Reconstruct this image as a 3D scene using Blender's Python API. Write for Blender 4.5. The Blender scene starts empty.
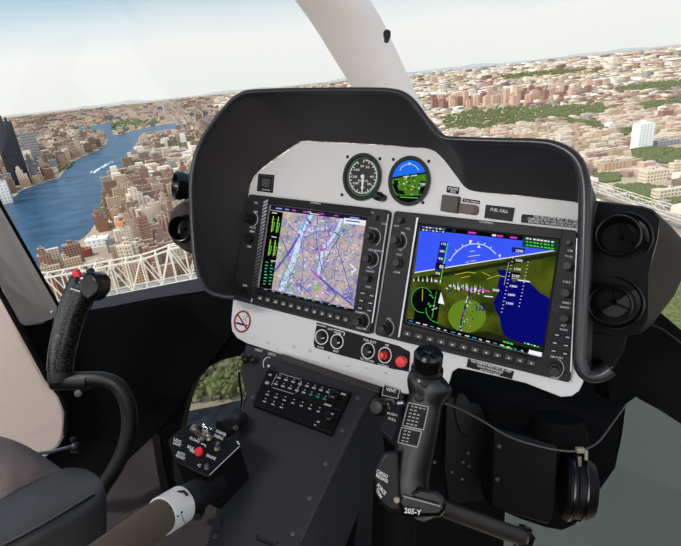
import bpy, math, random
from mathutils import Vector as V, Matrix
random.seed(7)
S = bpy.context.scene
COL = S.collection
F = 480.0; CX, CY = 340.5, 273.0; H = 250.0
R_ = math.radians

# ------------------------------------------------------------------ frames
up_c = V((-0.09748586, 0.92205373, 0.37458433)).normalized()
fw_c = V((0, 0, -1)); fw_c = (fw_c - up_c * fw_c.dot(up_c)).normalized()
rt_c = fw_c.cross(up_c)
RW = Matrix((rt_c, fw_c, up_c))            # camera axes -> world axes (rows)
CAM = V((0, 0, H))
def W(c): return RW @ V(c) + CAM
def D(x, y, d): return W(((x - CX) / F * d, (CY - y) / F * d, -d))
def ray(x, y): return RW @ V(((x - CX) / F, (CY - y) / F, -1.0))
def G(x, y, z=0.0):
    r = ray(x, y); return CAM + r * ((z - H) / r.z)
_R = [[0.87865118, 0.14992316, 0.45331573], [-0.15981726, 0.98700605, -0.01665823], [-0.44992282, -0.0578109, 0.89119434]]
def colv(j): return V((_R[0][j], _R[1][j], -_R[2][j]))
EX, EY, EN = RW @ colv(0), RW @ colv(1), -(RW @ colv(2))   # panel right, panel up, panel towards the seats
P0 = W((-0.17622376, 0.15264148, -0.95294253))
def pp(x, y, n=0.0):
    o = P0 + EN * n; r = ray(x, y)
    return CAM + r * ((o - CAM).dot(EN) / r.dot(EN))
UP = V((0, 0, 1))
CR, CU, CF = RW @ V((1, 0, 0)), RW @ V((0, 1, 0)), RW @ V((0, 0, -1))

# ------------------------------------------------------------------ materials
def lin(c): return tuple(((v / 255) / 12.92 if v / 255 <= 0.04045 else ((v / 255 + 0.055) / 1.055) ** 2.4) for v in c)
MATS = {}
def mat(name, rgb, rough=0.5, metal=0.0, var=0.08, vs=30, bump=0.0, bs=300, spec=0.5, emit=0.0, coat=0.0):
    m = bpy.data.materials.new(name); m.use_nodes = True
    nt = m.node_tree; N = nt.nodes; L = nt.links; b = N['Principled BSDF']
    c = lin(rgb)
    b.inputs['Roughness'].default_value = rough; b.inputs['Metallic'].default_value = metal
    b.inputs['Specular IOR Level'].default_value = spec; b.inputs['Coat Weight'].default_value = coat
    tc = N.new('ShaderNodeTexCoord')
    no = N.new('ShaderNodeTexNoise'); no.inputs['Scale'].default_value = vs; no.inputs['Detail'].default_value = 3
    L.new(tc.outputs['Object'], no.inputs['Vector'])
    mx = N.new('ShaderNodeMix'); mx.data_type = 'RGBA'
    mx.inputs['A'].default_value = (*[v * (1 - var) for v in c], 1); mx.inputs['B'].default_value = (*[min(1, v * (1 + var)) for v in c], 1)
    L.new(no.outputs['Fac'], mx.inputs['Factor']); L.new(mx.outputs['Result'], b.inputs['Base Color'])
    if emit:
        L.new(mx.outputs['Result'], b.inputs['Emission Color']); b.inputs['Emission Strength'].default_value = emit
        b.inputs['Base Color'].default_value = (0.01, 0.01, 0.01, 1)
        for l in list(b.inputs['Base Color'].links): L.remove(l)
    if bump:
        n2 = N.new('ShaderNodeTexNoise'); n2.inputs['Scale'].default_value = bs; n2.inputs['Detail'].default_value = 2
        L.new(tc.outputs['Object'], n2.inputs['Vector'])
        bp = N.new('ShaderNodeBump'); bp.inputs['Strength'].default_value = bump; bp.inputs['Distance'].default_value = 0.002
        L.new(n2.outputs['Fac'], bp.inputs['Height']); L.new(bp.outputs['Normal'], b.inputs['Normal'])
    MATS[name] = m; return m
silver = mat('silver_paint', (218, 218, 219), 0.38, 0.0, 0.03, 8)
hoodm = mat('hood_black', (54, 52, 54), 0.6, 0, 0.1, 40, 0.3, 900, spec=.25)
rimm = mat('rim_black', (44, 42, 47), 0.32, 0, 0.05)
blackm = mat('structure_black', (7, 7, 8), 0.75, 0, 0.2, 12, spec=.12)
ventm = mat('vent_black', (10, 10, 12), 0.35, 0, 0.1, 40, spec=.3)
black2 = mat('satin_black', (18, 18, 20), 0.45, 0, 0.1, 40, spec=.35)
glossb = mat('gloss_black', (10, 10, 12), 0.25, 0, 0.1, 40)
bezelm = mat('bezel_grey', (37, 37, 40), 0.5, 0, 0.06, 60, 0.1, spec=.25)
bezdark = mat('bezel_dark', (14, 14, 16), 0.45, spec=.25)
knobm = mat('knob_black', (17, 17, 19), 0.38)
keym = mat('key_grey', (70, 70, 76), 0.5)
chrome = mat('brushed_metal', (190, 190, 195), 0.28, 1.0)
alum = mat('worn_metal', (150, 140, 125), 0.35, 1.0)
white = mat('white_marking', (225, 225, 225), 0.6, 0, 0.02)
redm = mat('red_knob', (250, 66, 72), 0.35)
redbtn = mat('red_button', (240, 44, 62), 0.3)
redsign = mat('red_sign', (150, 25, 35), 0.5)
consolem = mat('console_grey', (54, 54, 59), 0.6, 0, 0.06, 30, 0.25, 1500, spec=.25)
placm = mat('placard_black', (11, 11, 13), 0.5, spec=.25)
postm = mat('post_white', (246, 240, 238), 0.42, 0, 0.02, 5)
beigem = mat('beige_trim', (205, 189, 179), 0.6, 0, 0.04, 20, 0.15, 900)
leather = mat('dark_leather', (66, 66, 68), 0.5, 0, 0.08, 40, 0.5, 700)
seatf = mat('taupe_leather', (120, 104, 102), 0.6, 0, 0.06, 30, 0.4, 700)
stitch = mat('stitch_thread', (120, 115, 110), 0.8)
carpet = mat('carpet_brown', (48, 42, 44), 0.95, 0, 0.35, 120, 0.9, 900)
sillm = mat('sill_purple', (38, 31, 40), 0.5, spec=.25)
fabricg = mat('grip_fabric', (104, 90, 76), 0.9, 0, 0.35, 350, 1.0, 900)
brownsw = mat('brown_switch', (92, 70, 68), 0.5)
darksw = mat('dark_switch', (62, 58, 58), 0.5)
podm = mat('pod_brownblack', (36, 31, 30), 0.6, spec=.2)
podr = mat('pod_black', (14, 14, 16), 0.6, 0, 0.1, 40, 0.3, 700, spec=.16)
cablem = mat('cable_grey', (80, 80, 82), 0.4)
rivm = mat('panel_rivet', (205, 205, 205), 0.3, 0.3)
dialm = mat('dial_black', (24, 26, 26), 0.5)
needm = mat('needle_white', (235, 235, 235), 0.5)
dgreen = mat('dial_green', (60, 150, 80), 0.5)

def carbon():
    m = mat('carbon_grip', (20, 20, 23), 0.2); nt = m.node_tree; N = nt.nodes; L = nt.links; b = N['Principled BSDF']
    tc = N.new('ShaderNodeTexCoord'); ck = N.new('ShaderNodeTexVoronoi'); ck.inputs['Scale'].default_value = 380
    L.new(tc.outputs['Object'], ck.inputs['Vector'])
    r = N.new('ShaderNodeValToRGB'); r.color_ramp.elements[0].color = (0.05, 0.05, 0.053, 1); r.color_ramp.elements[1].color = (0.003, 0.003, 0.003, 1)
    r.color_ramp.elements[0].position = 0.1; r.color_ramp.elements[1].position = 0.5
    L.new(ck.outputs['Distance'], r.inputs['Fac']); L.new(r.outputs['Color'], b.inputs['Base Color'])
    bp = N.new('ShaderNodeBump'); bp.inputs['Strength'].default_value = 0.35; bp.inputs['Distance'].default_value = 0.0005
    L.new(ck.outputs['Distance'], bp.inputs['Height']); L.new(bp.outputs['Normal'], b.inputs['Normal'])
    return m
carbonm = carbon()

def glassmat(name, tint, gl=0.04):
    m = bpy.data.materials.new(name); m.use_nodes = True; nt = m.node_tree; N = nt.nodes; L = nt.links; N.clear()
    o = N.new('ShaderNodeOutputMaterial'); t = N.new('ShaderNodeBsdfTransparent'); t.inputs['Color'].default_value = (*tint, 1)
    g = N.new('ShaderNodeBsdfGlossy'); g.inputs['Roughness'].default_value = 0.03
    x = N.new('ShaderNodeMixShader'); fr = N.new('ShaderNodeFresnel'); fr.inputs['IOR'].default_value = 1.2
    L.new(fr.outputs['Fac'], x.inputs[0]); L.new(t.outputs[0], x.inputs[1]); L.new(g.outputs[0], x.inputs[2]); L.new(x.outputs[0], o.inputs[0])
    return m
glassm = glassmat('clear_acrylic', (0.98, 0.985, 0.98))
tintm = glassmat('tinted_acrylic', (0.40, 0.42, 0.41))
tintl = glassmat('smoked_acrylic', (0.62, 0.66, 0.64))

def emis(name, rgb, s=1.0):
    m = bpy.data.materials.new(name); m.use_nodes = True; N = m.node_tree.nodes; b = N['Principled BSDF']
    b.inputs['Base Color'].default_value = (0.01, 0.01, 0.01, 1); b.inputs['Roughness'].default_value = 0.4
    b.inputs['Specular IOR Level'].default_value = 0.0; b.inputs['Base Color'].default_value = (0.001, 0.001, 0.001, 1)
    b.inputs['Emission Color'].default_value = (*lin(rgb), 1); b.inputs['Emission Strength'].default_value = s
    return m
litm = emis('glowing_lettering', (190, 190, 196), .8)  # emission added because the small bezel lettering rendered too dim
EM = {}
def E(rgb, s=1.0):
    k = (rgb, s)
    if k not in EM: EM[k] = emis('screen_%d_%d_%d' % rgb, rgb, s)
    return EM[k]
def mapmat():
    m = emis('chart_paper', (190, 170, 170)); nt = m.node_tree; N = nt.nodes; L = nt.links; b = N['Principled BSDF']
    tc = N.new('ShaderNodeTexCoord'); n = N.new('ShaderNodeTexNoise'); n.inputs['Scale'].default_value = 38; n.inputs['Detail'].default_value = 6; n.inputs['Roughness'].default_value = .75
    L.new(tc.outputs['Object'], n.inputs['Vector'])
    r = N.new('ShaderNodeValToRGB'); e = r.color_ramp.elements
    e[0].position = 0.36; e[0].color = (*lin((96, 90, 150)), 1); e[1].position = 0.62; e[1].color = (*lin((200, 184, 174)), 1)
    k = e.new(0.44); k.color = (*lin((165, 152, 185)), 1); k = e.new(0.5); k.color = (*lin((190, 170, 165)), 1); k = e.new(0.75); k.color = (*lin((215, 215, 225)), 1)
    L.new(n.outputs['Fac'], r.inputs['Fac']); L.new(r.outputs['Color'], b.inputs['Emission Color'])
    return m
chartm = mapmat()
def terrmat():
    m = emis('terrain_green', (70, 80, 20)); nt = m.node_tree; N = nt.nodes; L = nt.links; b = N['Principled BSDF']
    tc = N.new('ShaderNodeTexCoord'); n = N.new('ShaderNodeTexNoise'); n.inputs['Scale'].default_value = 30; n.inputs['Detail'].default_value = 5
    L.new(tc.outputs['Object'], n.inputs['Vector'])
    r = N.new('ShaderNodeValToRGB'); e = r.color_ramp.elements
    e[0].position = 0.35; e[0].color = (*lin((36, 48, 12)), 1); e[1].position = 0.65; e[1].color = (*lin((80, 92, 22)), 1)
    L.new(n.outputs['Fac'], r.inputs['Fac']); L.new(r.outputs['Color'], b.inputs['Emission Color'])
    return m
terrm = terrmat()

# ------------------------------------------------------------------ mesh builder
class MB:
    def __init__(s): s.v = []; s.f = []; s.m = []
    def add(s, vs, fs, mi=0):
        n = len(s.v); s.v += [V(v) for v in vs]
        for f in fs: s.f.append([i + n for i in f]); s.m.append(mi)
    def poly(s, pts, mi=0): s.add(pts, [list(range(len(pts)))], mi)
    def prism(s, pts, vec, mi=0):
        n = len(pts); vec = V(vec)
        s.add(list(pts) + [p + vec for p in pts], [list(range(n)), list(range(2 * n - 1, n - 1, -1))] + [[(i + 1) % n, i, n + i, n + (i + 1) % n] for i in range(n)], mi)
    def loft(s, loops, closed=True, cap0=False, cap1=False, mi=0):
        n = len(loops[0]); vs = [p for l in loops for p in l]; fs = []
        for k in range(len(loops) - 1):
            for i in range(n if closed else n - 1):
                j = (i + 1) % n; fs.append([k * n + i, k * n + j, (k + 1) * n + j, (k + 1) * n + i])
        if cap0: fs.append(list(range(n - 1, -1, -1)))
        if cap1: fs.append([(len(loops) - 1) * n + i for i in range(n)])
        s.add(vs, fs, mi)
    def tube(s, path, r, seg=12, cap=True, mi=0, flat=1.0, fdir=None):
        path = [V(p) for p in path]; loops = []; pn = None
        for i, p in enumerate(path):
            t = (path[min(i + 1, len(path) - 1)] - path[max(i - 1, 0)]).normalized()
            if pn is None:
                a = fdir if fdir is not None else (UP if abs(t.dot(UP)) < 0.9 else V((1, 0, 0)))
                pn = (a - t * a.dot(t)).normalized()
            else: pn = (pn - t * pn.dot(t)).normalized()
            b = t.cross(pn); rr = r[i] if isinstance(r, (list, tuple)) else r
            loops.append([p + pn * math.cos(2 * math.pi * k / seg) * rr * flat + b * math.sin(2 * math.pi * k / seg) * rr for k in range(seg)])
        s.loft(loops, True, cap, cap, mi)
    def lathe(s, o, ax, prof, seg=24, mi=0):
        o = V(o); ax = V(ax).normalized(); a = UP if abs(ax.dot(UP)) < 0.9 else V((1, 0, 0))
        x = (a - ax * a.dot(ax)).normalized(); y = ax.cross(x)
        s.loft([[o + ax * h + (x * math.cos(2 * math.pi * k / seg) + y * math.sin(2 * math.pi * k / seg)) * max(r, 1e-5) for k in range(seg)] for r, h in prof], True, True, True, mi)
    def box(s, c, a, b, d, mi=0):
        c = V(c); q = [c + a * i + b * j + d * k for k in (-1, 1) for i, j in ((-1, -1), (1, -1), (1, 1), (-1, 1))]
        s.add(q, [[3, 2, 1, 0], [4, 5, 6, 7], [0, 1, 5, 4], [1, 2, 6, 5], [2, 3, 7, 6], [3, 0, 4, 7]], mi)
    def bar(s, p, q, w, mi=0):
        p, q = V(p), V(q); t = (q - p).normalized(); a = UP if abs(t.dot(UP)) < 0.9 else V((1, 0, 0))
        x = (a - t * a.dot(t)).normalized(); y = t.cross(x)
        s.box((p + q) / 2, x * w / 2, y * w / 2, (q - p) / 2, mi)
    def ball(s, c, r, seg=12, rings=8, mi=0, sc=(1, 1, 1)):
        c = V(c); loops = []
        for k in range(rings + 1):
            th = math.pi * k / rings; loops.append([c + V((math.cos(2 * math.pi * i / seg) * math.sin(th) * r * sc[0], math.sin(2 * math.pi * i / seg) * math.sin(th) * r * sc[1], math.cos(th) * r * sc[2])) for i in range(seg)])
        s.loft(loops, True, False, False, mi)

ORG = {}
def link(o, parent, org):
    COL.objects.link(o)
    if parent is not None:
        o.parent = parent; po = ORG[parent.name]; o.location = org - po
    else: o.location = org
    ORG[o.name] = org
def obj(name, mb, mats, parent=None, smooth=35, bevel=0.0, label=None, org=None, segs=2):
    if org is None:
        org = sum(mb.v, V((0, 0, 0))) / len(mb.v)
    me = bpy.data.meshes.new(name)
    me.from_pydata([tuple(v - org) for v in mb.v], [], mb.f)
    mats = mats if isinstance(mats, (list, tuple)) else [mats]
    for m in mats: me.materials.append(m)
    me.polygons.foreach_set('material_index', mb.m)
    me.update(); me.validate()
    import bmesh
    bm = bmesh.new(); bm.from_mesh(me)
    if not getattr(mb, 'keep', False): bmesh.ops.recalc_face_normals(bm, faces=bm.faces)
    bm.to_mesh(me); bm.free()
    if smooth:
        me.polygons.foreach_set('use_smooth', [True] * len(me.polygons)); me.set_sharp_from_angle(angle=R_(smooth))
    o = bpy.data.objects.new(name, me); link(o, parent, org)
    if bevel:
        b = o.modifiers.new('bevel', 'BEVEL'); b.width = bevel; b.segments = segs; b.limit_method = 'ANGLE'; b.angle_limit = R_(40)
    if label: o['label'] = label
    return o
def tag(o, label, cat, group=None, kind=None):
    o['label'] = label; o['category'] = cat
    if group: o['group'] = group
    if kind: o['kind'] = kind
    return o
def thing(name, label, cat, org, group=None):
    o = bpy.data.objects.new(name, None); o.empty_display_size = 0.05; COL.objects.link(o); o.location = org; ORG[o.name] = V(org)
    return tag(o, label, cat, group)
def struct(o, label=None):
    o['kind'] = 'structure'
    if label: o['label'] = label
    return o

_tc = {}
def glyphs(s):
    if s not in _tc:
        cu = bpy.data.curves.new('t', 'FONT'); cu.body = s; cu.resolution_u = 2; cu.offset = 0.018
        o = bpy.data.objects.new('t', cu); COL.objects.link(o)
        dg = bpy.context.evaluated_depsgraph_get(); dg.update()
        me = bpy.data.meshes.new_from_object(o.evaluated_get(dg))
        vs = [(v.co.x, v.co.y) for v in me.vertices]; fs = [list(p.vertices) for p in me.polygons]
        bpy.data.objects.remove(o); bpy.data.meshes.remove(me); bpy.data.curves.remove(cu)
        _tc[s] = (vs, fs)
    return _tc[s]
def text(mb, s, bl, br, tl, fn, mi=0):
    """map the text's box on the parallelogram bl,br,tl (pixels) through fn(px,py)"""
    vs, fs = glyphs(s)
    if not vs: return
    x0 = min(v[0] for v in vs); x1 = max(v[0] for v in vs); y0 = min(v[1] for v in vs); y1 = max(v[1] for v in vs)
    a, b, c = fn(*bl), fn(*br), fn(*tl)
    mb.add([a + (b - a) * ((x - x0) / (x1 - x0)) + (c - a) * ((y - y0) / (y1 - y0)) for x, y in vs], fs, mi)
def thick(mb, fn, pts, w, mi=0, closed=False):
    """polyline of pixel points drawn as quads of width w px on surface fn"""
    P = list(pts) + ([pts[0]] if closed else [])
    for (x0, y0), (x1, y1) in zip(P, P[1:]):
        dx, dy = x1 - x0, y1 - y0; l = math.hypot(dx, dy) or 1; nx, ny = -dy / l * w / 2, dx / l * w / 2
        mb.poly([fn(x0 + nx, y0 + ny), fn(x1 + nx, y1 + ny), fn(x1 - nx, y1 - ny), fn(x0 - nx, y0 - ny)], mi)
def rect(mb, fn, q, mi=0): mb.poly([fn(*p) for p in q], mi)
def ell(cx, cy, rx, ry, n=32, a0=0, a1=360, skew=0):
    return [(cx + rx * math.cos(R_(a0 + (a1 - a0) * i / n)) + skew * math.sin(R_(a0 + (a1 - a0) * i / n)), cy + ry * math.sin(R_(a0 + (a1 - a0) * i / n))) for i in range(n + (0 if a1 - a0 == 360 else 1))]
def cr(pts, k=4, closed=False):
    """catmull-rom through tuples"""
    P = [V(p) for p in pts]; n = len(P); out = []
    rng = range(n) if closed else range(n - 1)
    for i in rng:
        g = lambda j: P[j % n] if closed else P[max(0, min(n - 1, j))]
        a, b, c, d = g(i - 1), g(i), g(i + 1), g(i + 2)
        for t in range(k):
            t /= k; out.append(0.5 * ((2 * b) + (c - a) * t + (2 * a - 5 * b + 4 * c - d) * t * t + (3 * b - a - 3 * c + d) * t ** 3))
    if not closed: out.append(P[-1])
    return out

# ================================================================== COCKPIT
def mpp(x, y): return (pp(x, y) - CAM).dot(CF) / F      # metres per pixel on the panel
def knob(parent, x, y, rpx, h, name='knob', double=False, m=None, base_n=0.012, label=None):
    s = mpp(x, y); o = pp(x, y, base_n); r = rpx * s; b = MB()
    seg = 24
    b.lathe(o, EN, [(r, 0), (r, h * .55), (r * .94, h * .62), (r * .0, h * .62)], seg)
    if double: b.lathe(o + EN * h * .6, EN, [(r * .68, 0), (r * .68, h * .7), (r * .6, h * .8), (0, h * .8)], seg)
    else: b.lathe(o + EN * h * .6, EN, [(r * .8, 0), (r * .78, h * .35), (r * .7, h * .42), (0, h * .42)], seg)
    for k in range(12):
        a = 2 * math.pi * k / 12; d = EX * math.cos(a) + EY * math.sin(a); t = EN.cross(d)
        b.box(o + d * r + EN * h * .28, d * r * .05, t * r * .1, EN * h * .26)
    return obj(name, b, m or knobm, parent, 30, label=label)

# ---------------- instrument panel
outline = [(302, 141), (398, 146), (417, 148), (430, 149), (438, 152), (446, 160), (462, 182), (470, 190), (490, 193), (560, 200), (588, 204), (590, 240), (588, 300), (585, 372), (583, 383), (579, 391), (572, 396), (561, 397), (525, 383), (500, 377), (470, 370), (458, 368), (452, 372), (448, 386), (430, 396), (405, 394), (385, 388), (360, 380), (325, 371), (282, 355), (246, 343), (237, 338), (232, 331), (231, 321), (233, 300), (237, 270), (243, 235), (247, 205), (249, 192), (252, 182), (258, 172)]
pan = thing('instrument_panel', 'silver painted instrument panel holding both screens under the black glare shield', 'instrument panel', pp(400, 390))
b = MB(); b.prism([pp(x, y, 0) for x, y in outline], -EN * 0.005); obj('panel_plate', b, silver, pan, 35, 0.0012)
for x, y in [(294, 346.5), (310, 350.5), (329, 357), (347.7, 365), (366.5, 367), (386, 372.6), (268, 342)]:
    b = MB(); s = mpp(x, y); b.lathe(pp(x, y, 0), EN, [(2.1 * s, 0), (1.8 * s, .0012), (0.9 * s, .0018), (0, .0018)], 12); obj('rivet', b, rivm, pan)
for x, y in [(347.6, 156.8), (380, 158.7), (393.4, 159.5), (428.9, 161.4), (342, 194.8), (373.9, 197.3), (423, 202.6)]:
    b = MB(); s = mpp(x, y); b.lathe(pp(x, y, 0), EN, [(1.7 * s, 0), (1.6 * s, .001), (1.1 * s, .0012), (0, .0004)], 12); obj('screw', b, black2, pan, label='small black screw beside a round gauge')
def placard(q, lines, label, r=0.0015, m=None, extra=None):
    b = MB(); b.prism([pp(x, y, 0.0012) for x, y in q], -EN * 0.0012); o = obj('placard', b, m or placm, pan, 35, 0.0003, label=label)
    t = MB(); fn = lambda x, y: pp(x, y, 0.0015)
    for s, bl, br, tl in lines: text(t, s, bl, br, tl, fn)
    if extra: extra(t, fn)
    if t.v: obj('lettering', t, white, o, 0)
    return o
placard([(447.2, 185.6), (459.4, 187.5), (458.6, 194.2), (446.1, 192.2)], [('STARTER', (448, 189.6), (458, 191), (448.2, 187)), ('RUN', (450.5, 192.3), (455.5, 193.1), (450.6, 190.3))], 'small black two-line label above the dark square switch')
placard([(463.2, 198.2), (480.2, 200.8), (479.5, 204.2), (462.3, 201.6)], [('Door Release', (464.3, 201.1), (478.8, 203.3), (464.5, 199.3))], 'small black one-line label above the brown switch')
placard([(485.8, 204.6), (515, 207.8), (512.5, 221.6), (484, 218)], [('FUEL CALL', (490.5, 210.8), (508, 213.3), (490.9, 207.7))], 'plain black annunciator label reading FUEL CALL')
placard([(522, 214.2), (531, 214.7), (588, 221), (587, 229), (521, 222.5), (521, 218)], [('THIS HELICOPTER MUST BE OPERATED IN', (533, 217.6), (588, 223), (533.2, 215.2)), ('COMPLIANCE WITH THE OPERATING LIMITATIONS', (527.5, 219.6), (588, 226), (527.7, 217.4)), ('SPECIFIED IN THE APPROVED FLIGHT MANUAL', (528, 222.4), (587.5, 228.6), (528.2, 220.2))], 'long black three-line warning label at the right end')
placard([(468, 358.6), (514.2, 371.4), (512, 379.2), (466.2, 367)], [('THIS COMPASS MUST NOT BE USED', (470.2, 361.8), (511, 372.8), (470.8, 359.6)), ('WITHIN THE RED RANGE', (477, 366.8), (502.5, 373.6), (477.5, 364.6)), ('OF PITOT HEAT', (479.5, 370.8), (500, 376.2), (480, 368.6))], 'black three-line label under the flight display')
def rings2(t, fn):
    for x, y in ((321.6, 337), (336.9, 341.6)):
        thick(t, fn, ell(x, y, 6.2, 7.2, 28), 1.0, closed=True)
    thick(t, fn, [(315.5, 328.5), (316.2, 324.5), (326, 327)], .8); thick(t, fn, [(334, 329.3), (344.6, 332.4), (343.8, 336)], .8)
placard([(316.5, 322.3), (346.5, 331), (399, 346), (410, 352), (409, 372), (402, 370.5), (392.5, 369), (341.5, 355.5), (314.6, 347.6), (313.6, 343)], [
    ('LIGHTS', (327.5, 329.5), (333, 331), (327.8, 327.4)), ('PANEL', (334, 333), (341.5, 335), (334.4, 331)), ('FLOOD', (317.5, 347.4), (323.5, 349.1), (317.8, 345.4)), ('INST', (333, 351.6), (338.6, 353.2), (333.4, 349.6)),
    ('FUEL SHUT', (363.6, 340.6), (376, 344.2), (364, 338.2)), ('OFF', (385, 346), (388.8, 347), (385.3, 343.8)), ('PULL TO TURN', (360, 359.3), (373.5, 363), (360.4, 357.2)), ('NORMAL', (378, 365.6), (389, 368.3), (378.4, 363.3))],
    'long black switch plate along the bottom of the panel', extra=lambda t, fn: (rings2(t, fn), [thick(t, fn, ell(x, y, 6.4, 7.8, 28), 1.0, closed=True) for x, y in ((368, 350.8), (384.8, 355.2))]))
for x, y in ((321.6, 337), (336.9, 341.6), (368, 350.8)):
    o = knob(pan, x, y, 4.6, .009, 'switch_knob', base_n=.0015)
    t = MB(); thick(t, lambda a, c: pp(a, c, .0015 + .0098), [(x, y + 1.5), (x + 3, y + 1)], .9); obj('pointer', t, white, o, 0)
b = MB(); s = mpp(384, 355); b.lathe(pp(384.8, 355.2, .0015), EN, [(4 * s, 0), (3.8 * s, .006), (0, .006)], 20); b.lathe(pp(383, 354.8, .006), EN, [(3.4 * s, 0), (3.6 * s, .006), (2.6 * s, .010), (0, .0108)], 20); obj('switch_knob', b, redm, pan, label='red rotary knob inside a white ring')
b = MB(); b.lathe(pp(404.5, 360, .001), EN, [(3 * s, 0), (3 * s, .010), (5.2 * s, .012), (5.4 * s, .019), (4.2 * s, .023), (0, .024)], 24); obj('push_button', b, redm, pan, label='large red knob beside the cyclic grip head')
b = MB(); b.prism([pp(x, y, .008) for x, y in [(442, 194.5), (459.8, 196.6), (457.6, 213), (440, 210.5)]], -EN * .008)
b.prism([pp(x, y, .010) for x, y in [(456.2, 197), (458.7, 197.4), (457, 211.6), (454.6, 211.2)]], -EN * .003); obj('switch', b, darksw, pan, 35, .0008, label='dark square guarded switch')
b = MB(); b.prism([pp(x, y, .007) for x, y in [(460.5, 203.2), (476, 205), (478, 206.6), (477.6, 211.5), (475.6, 214.8), (459.6, 212.6)]], -EN * .007)
b.prism([pp(x, y, .009) for x, y in [(474, 206.4), (475.6, 206.8), (474.4, 213.6), (472.8, 213.2)]], -EN * .003); obj('switch', b, brownsw, pan, 35, .0008, label='brown rectangular switch')
b = MB(); s = mpp(382, 197); b.lathe(pp(384, 198, 0), (EN + EX * -.2).normalized(), [(3.6 * s, 0), (3.6 * s, .012), (4.6 * s, .013), (4.4 * s, .022), (2.5 * s, .026), (0, .026)], 20); obj('selector_knob', b, knobm, pan, label='black knob between the two round gauges')
# ident square
b = MB(); fn = lambda x, y: pp(x, y, .0012); q = [(258.4, 173.6), (274.3, 175), (272.6, 193), (256.8, 191)]
b.prism([fn(*p) for p in q], -EN * .001); o = obj('placard', b, placm, pan, 0, label='small square framed label at the upper left corner')
b = MB(); f2 = lambda x, y: pp(x, y, .0014); thick(b, f2, [(259.8, 175.4), (272.6, 176.5), (271.2, 191), (258.4, 189.6)], .7, closed=True)
rect(b, f2, [(262, 178), (270.4, 178.8), (269.3, 187.5), (261.2, 186.6)]); obj('marking', b, keym, o, 0)
b = MB(); text(b, 'DATA', (262, 190.3), (269.8, 191.2), (262.1, 188.6), f2); obj('lettering', b, white, o, 0)
# no smoking sign
b = MB(); fn = lambda x, y: pp(x, y, .0010); cx, cy = 242.3, 321.6
b.prism([fn(*p) for p in ell(cx, cy, 8.8, 11.6, 36, skew=-.8)], -EN * .0008); o = obj('no_smoking_sign', b, white, pan, 0, label='round red and white no smoking sticker')
b = MB(); f2 = lambda x, y: pp(x, y, .0012); thick(b, f2, ell(cx, cy, 7.7, 10.3, 40, skew=-.8), 1.9, closed=True); thick(b, f2, [(cx - 5, cy - 8), (cx + 5, cy + 8)], 1.7); obj('prohibition_ring', b, redsign, o, 0)
b = MB(); f3 = lambda x, y: pp(x, y, .0011); thick(b, f3, [(236, 322.8), (244.5, 325)], 2); thick(b, f3, [(245.5, 325.2), (247.3, 325.7)], 2)
thick(b, f3, [(246.5, 323), (245.5, 319), (247.5, 316.5), (246.6, 314)], .6); thick(b, f3, [(243.6, 320), (243.8, 317), (245.2, 315)], .6); obj('cigarette_symbol', b, placm, o, 0)

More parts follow.
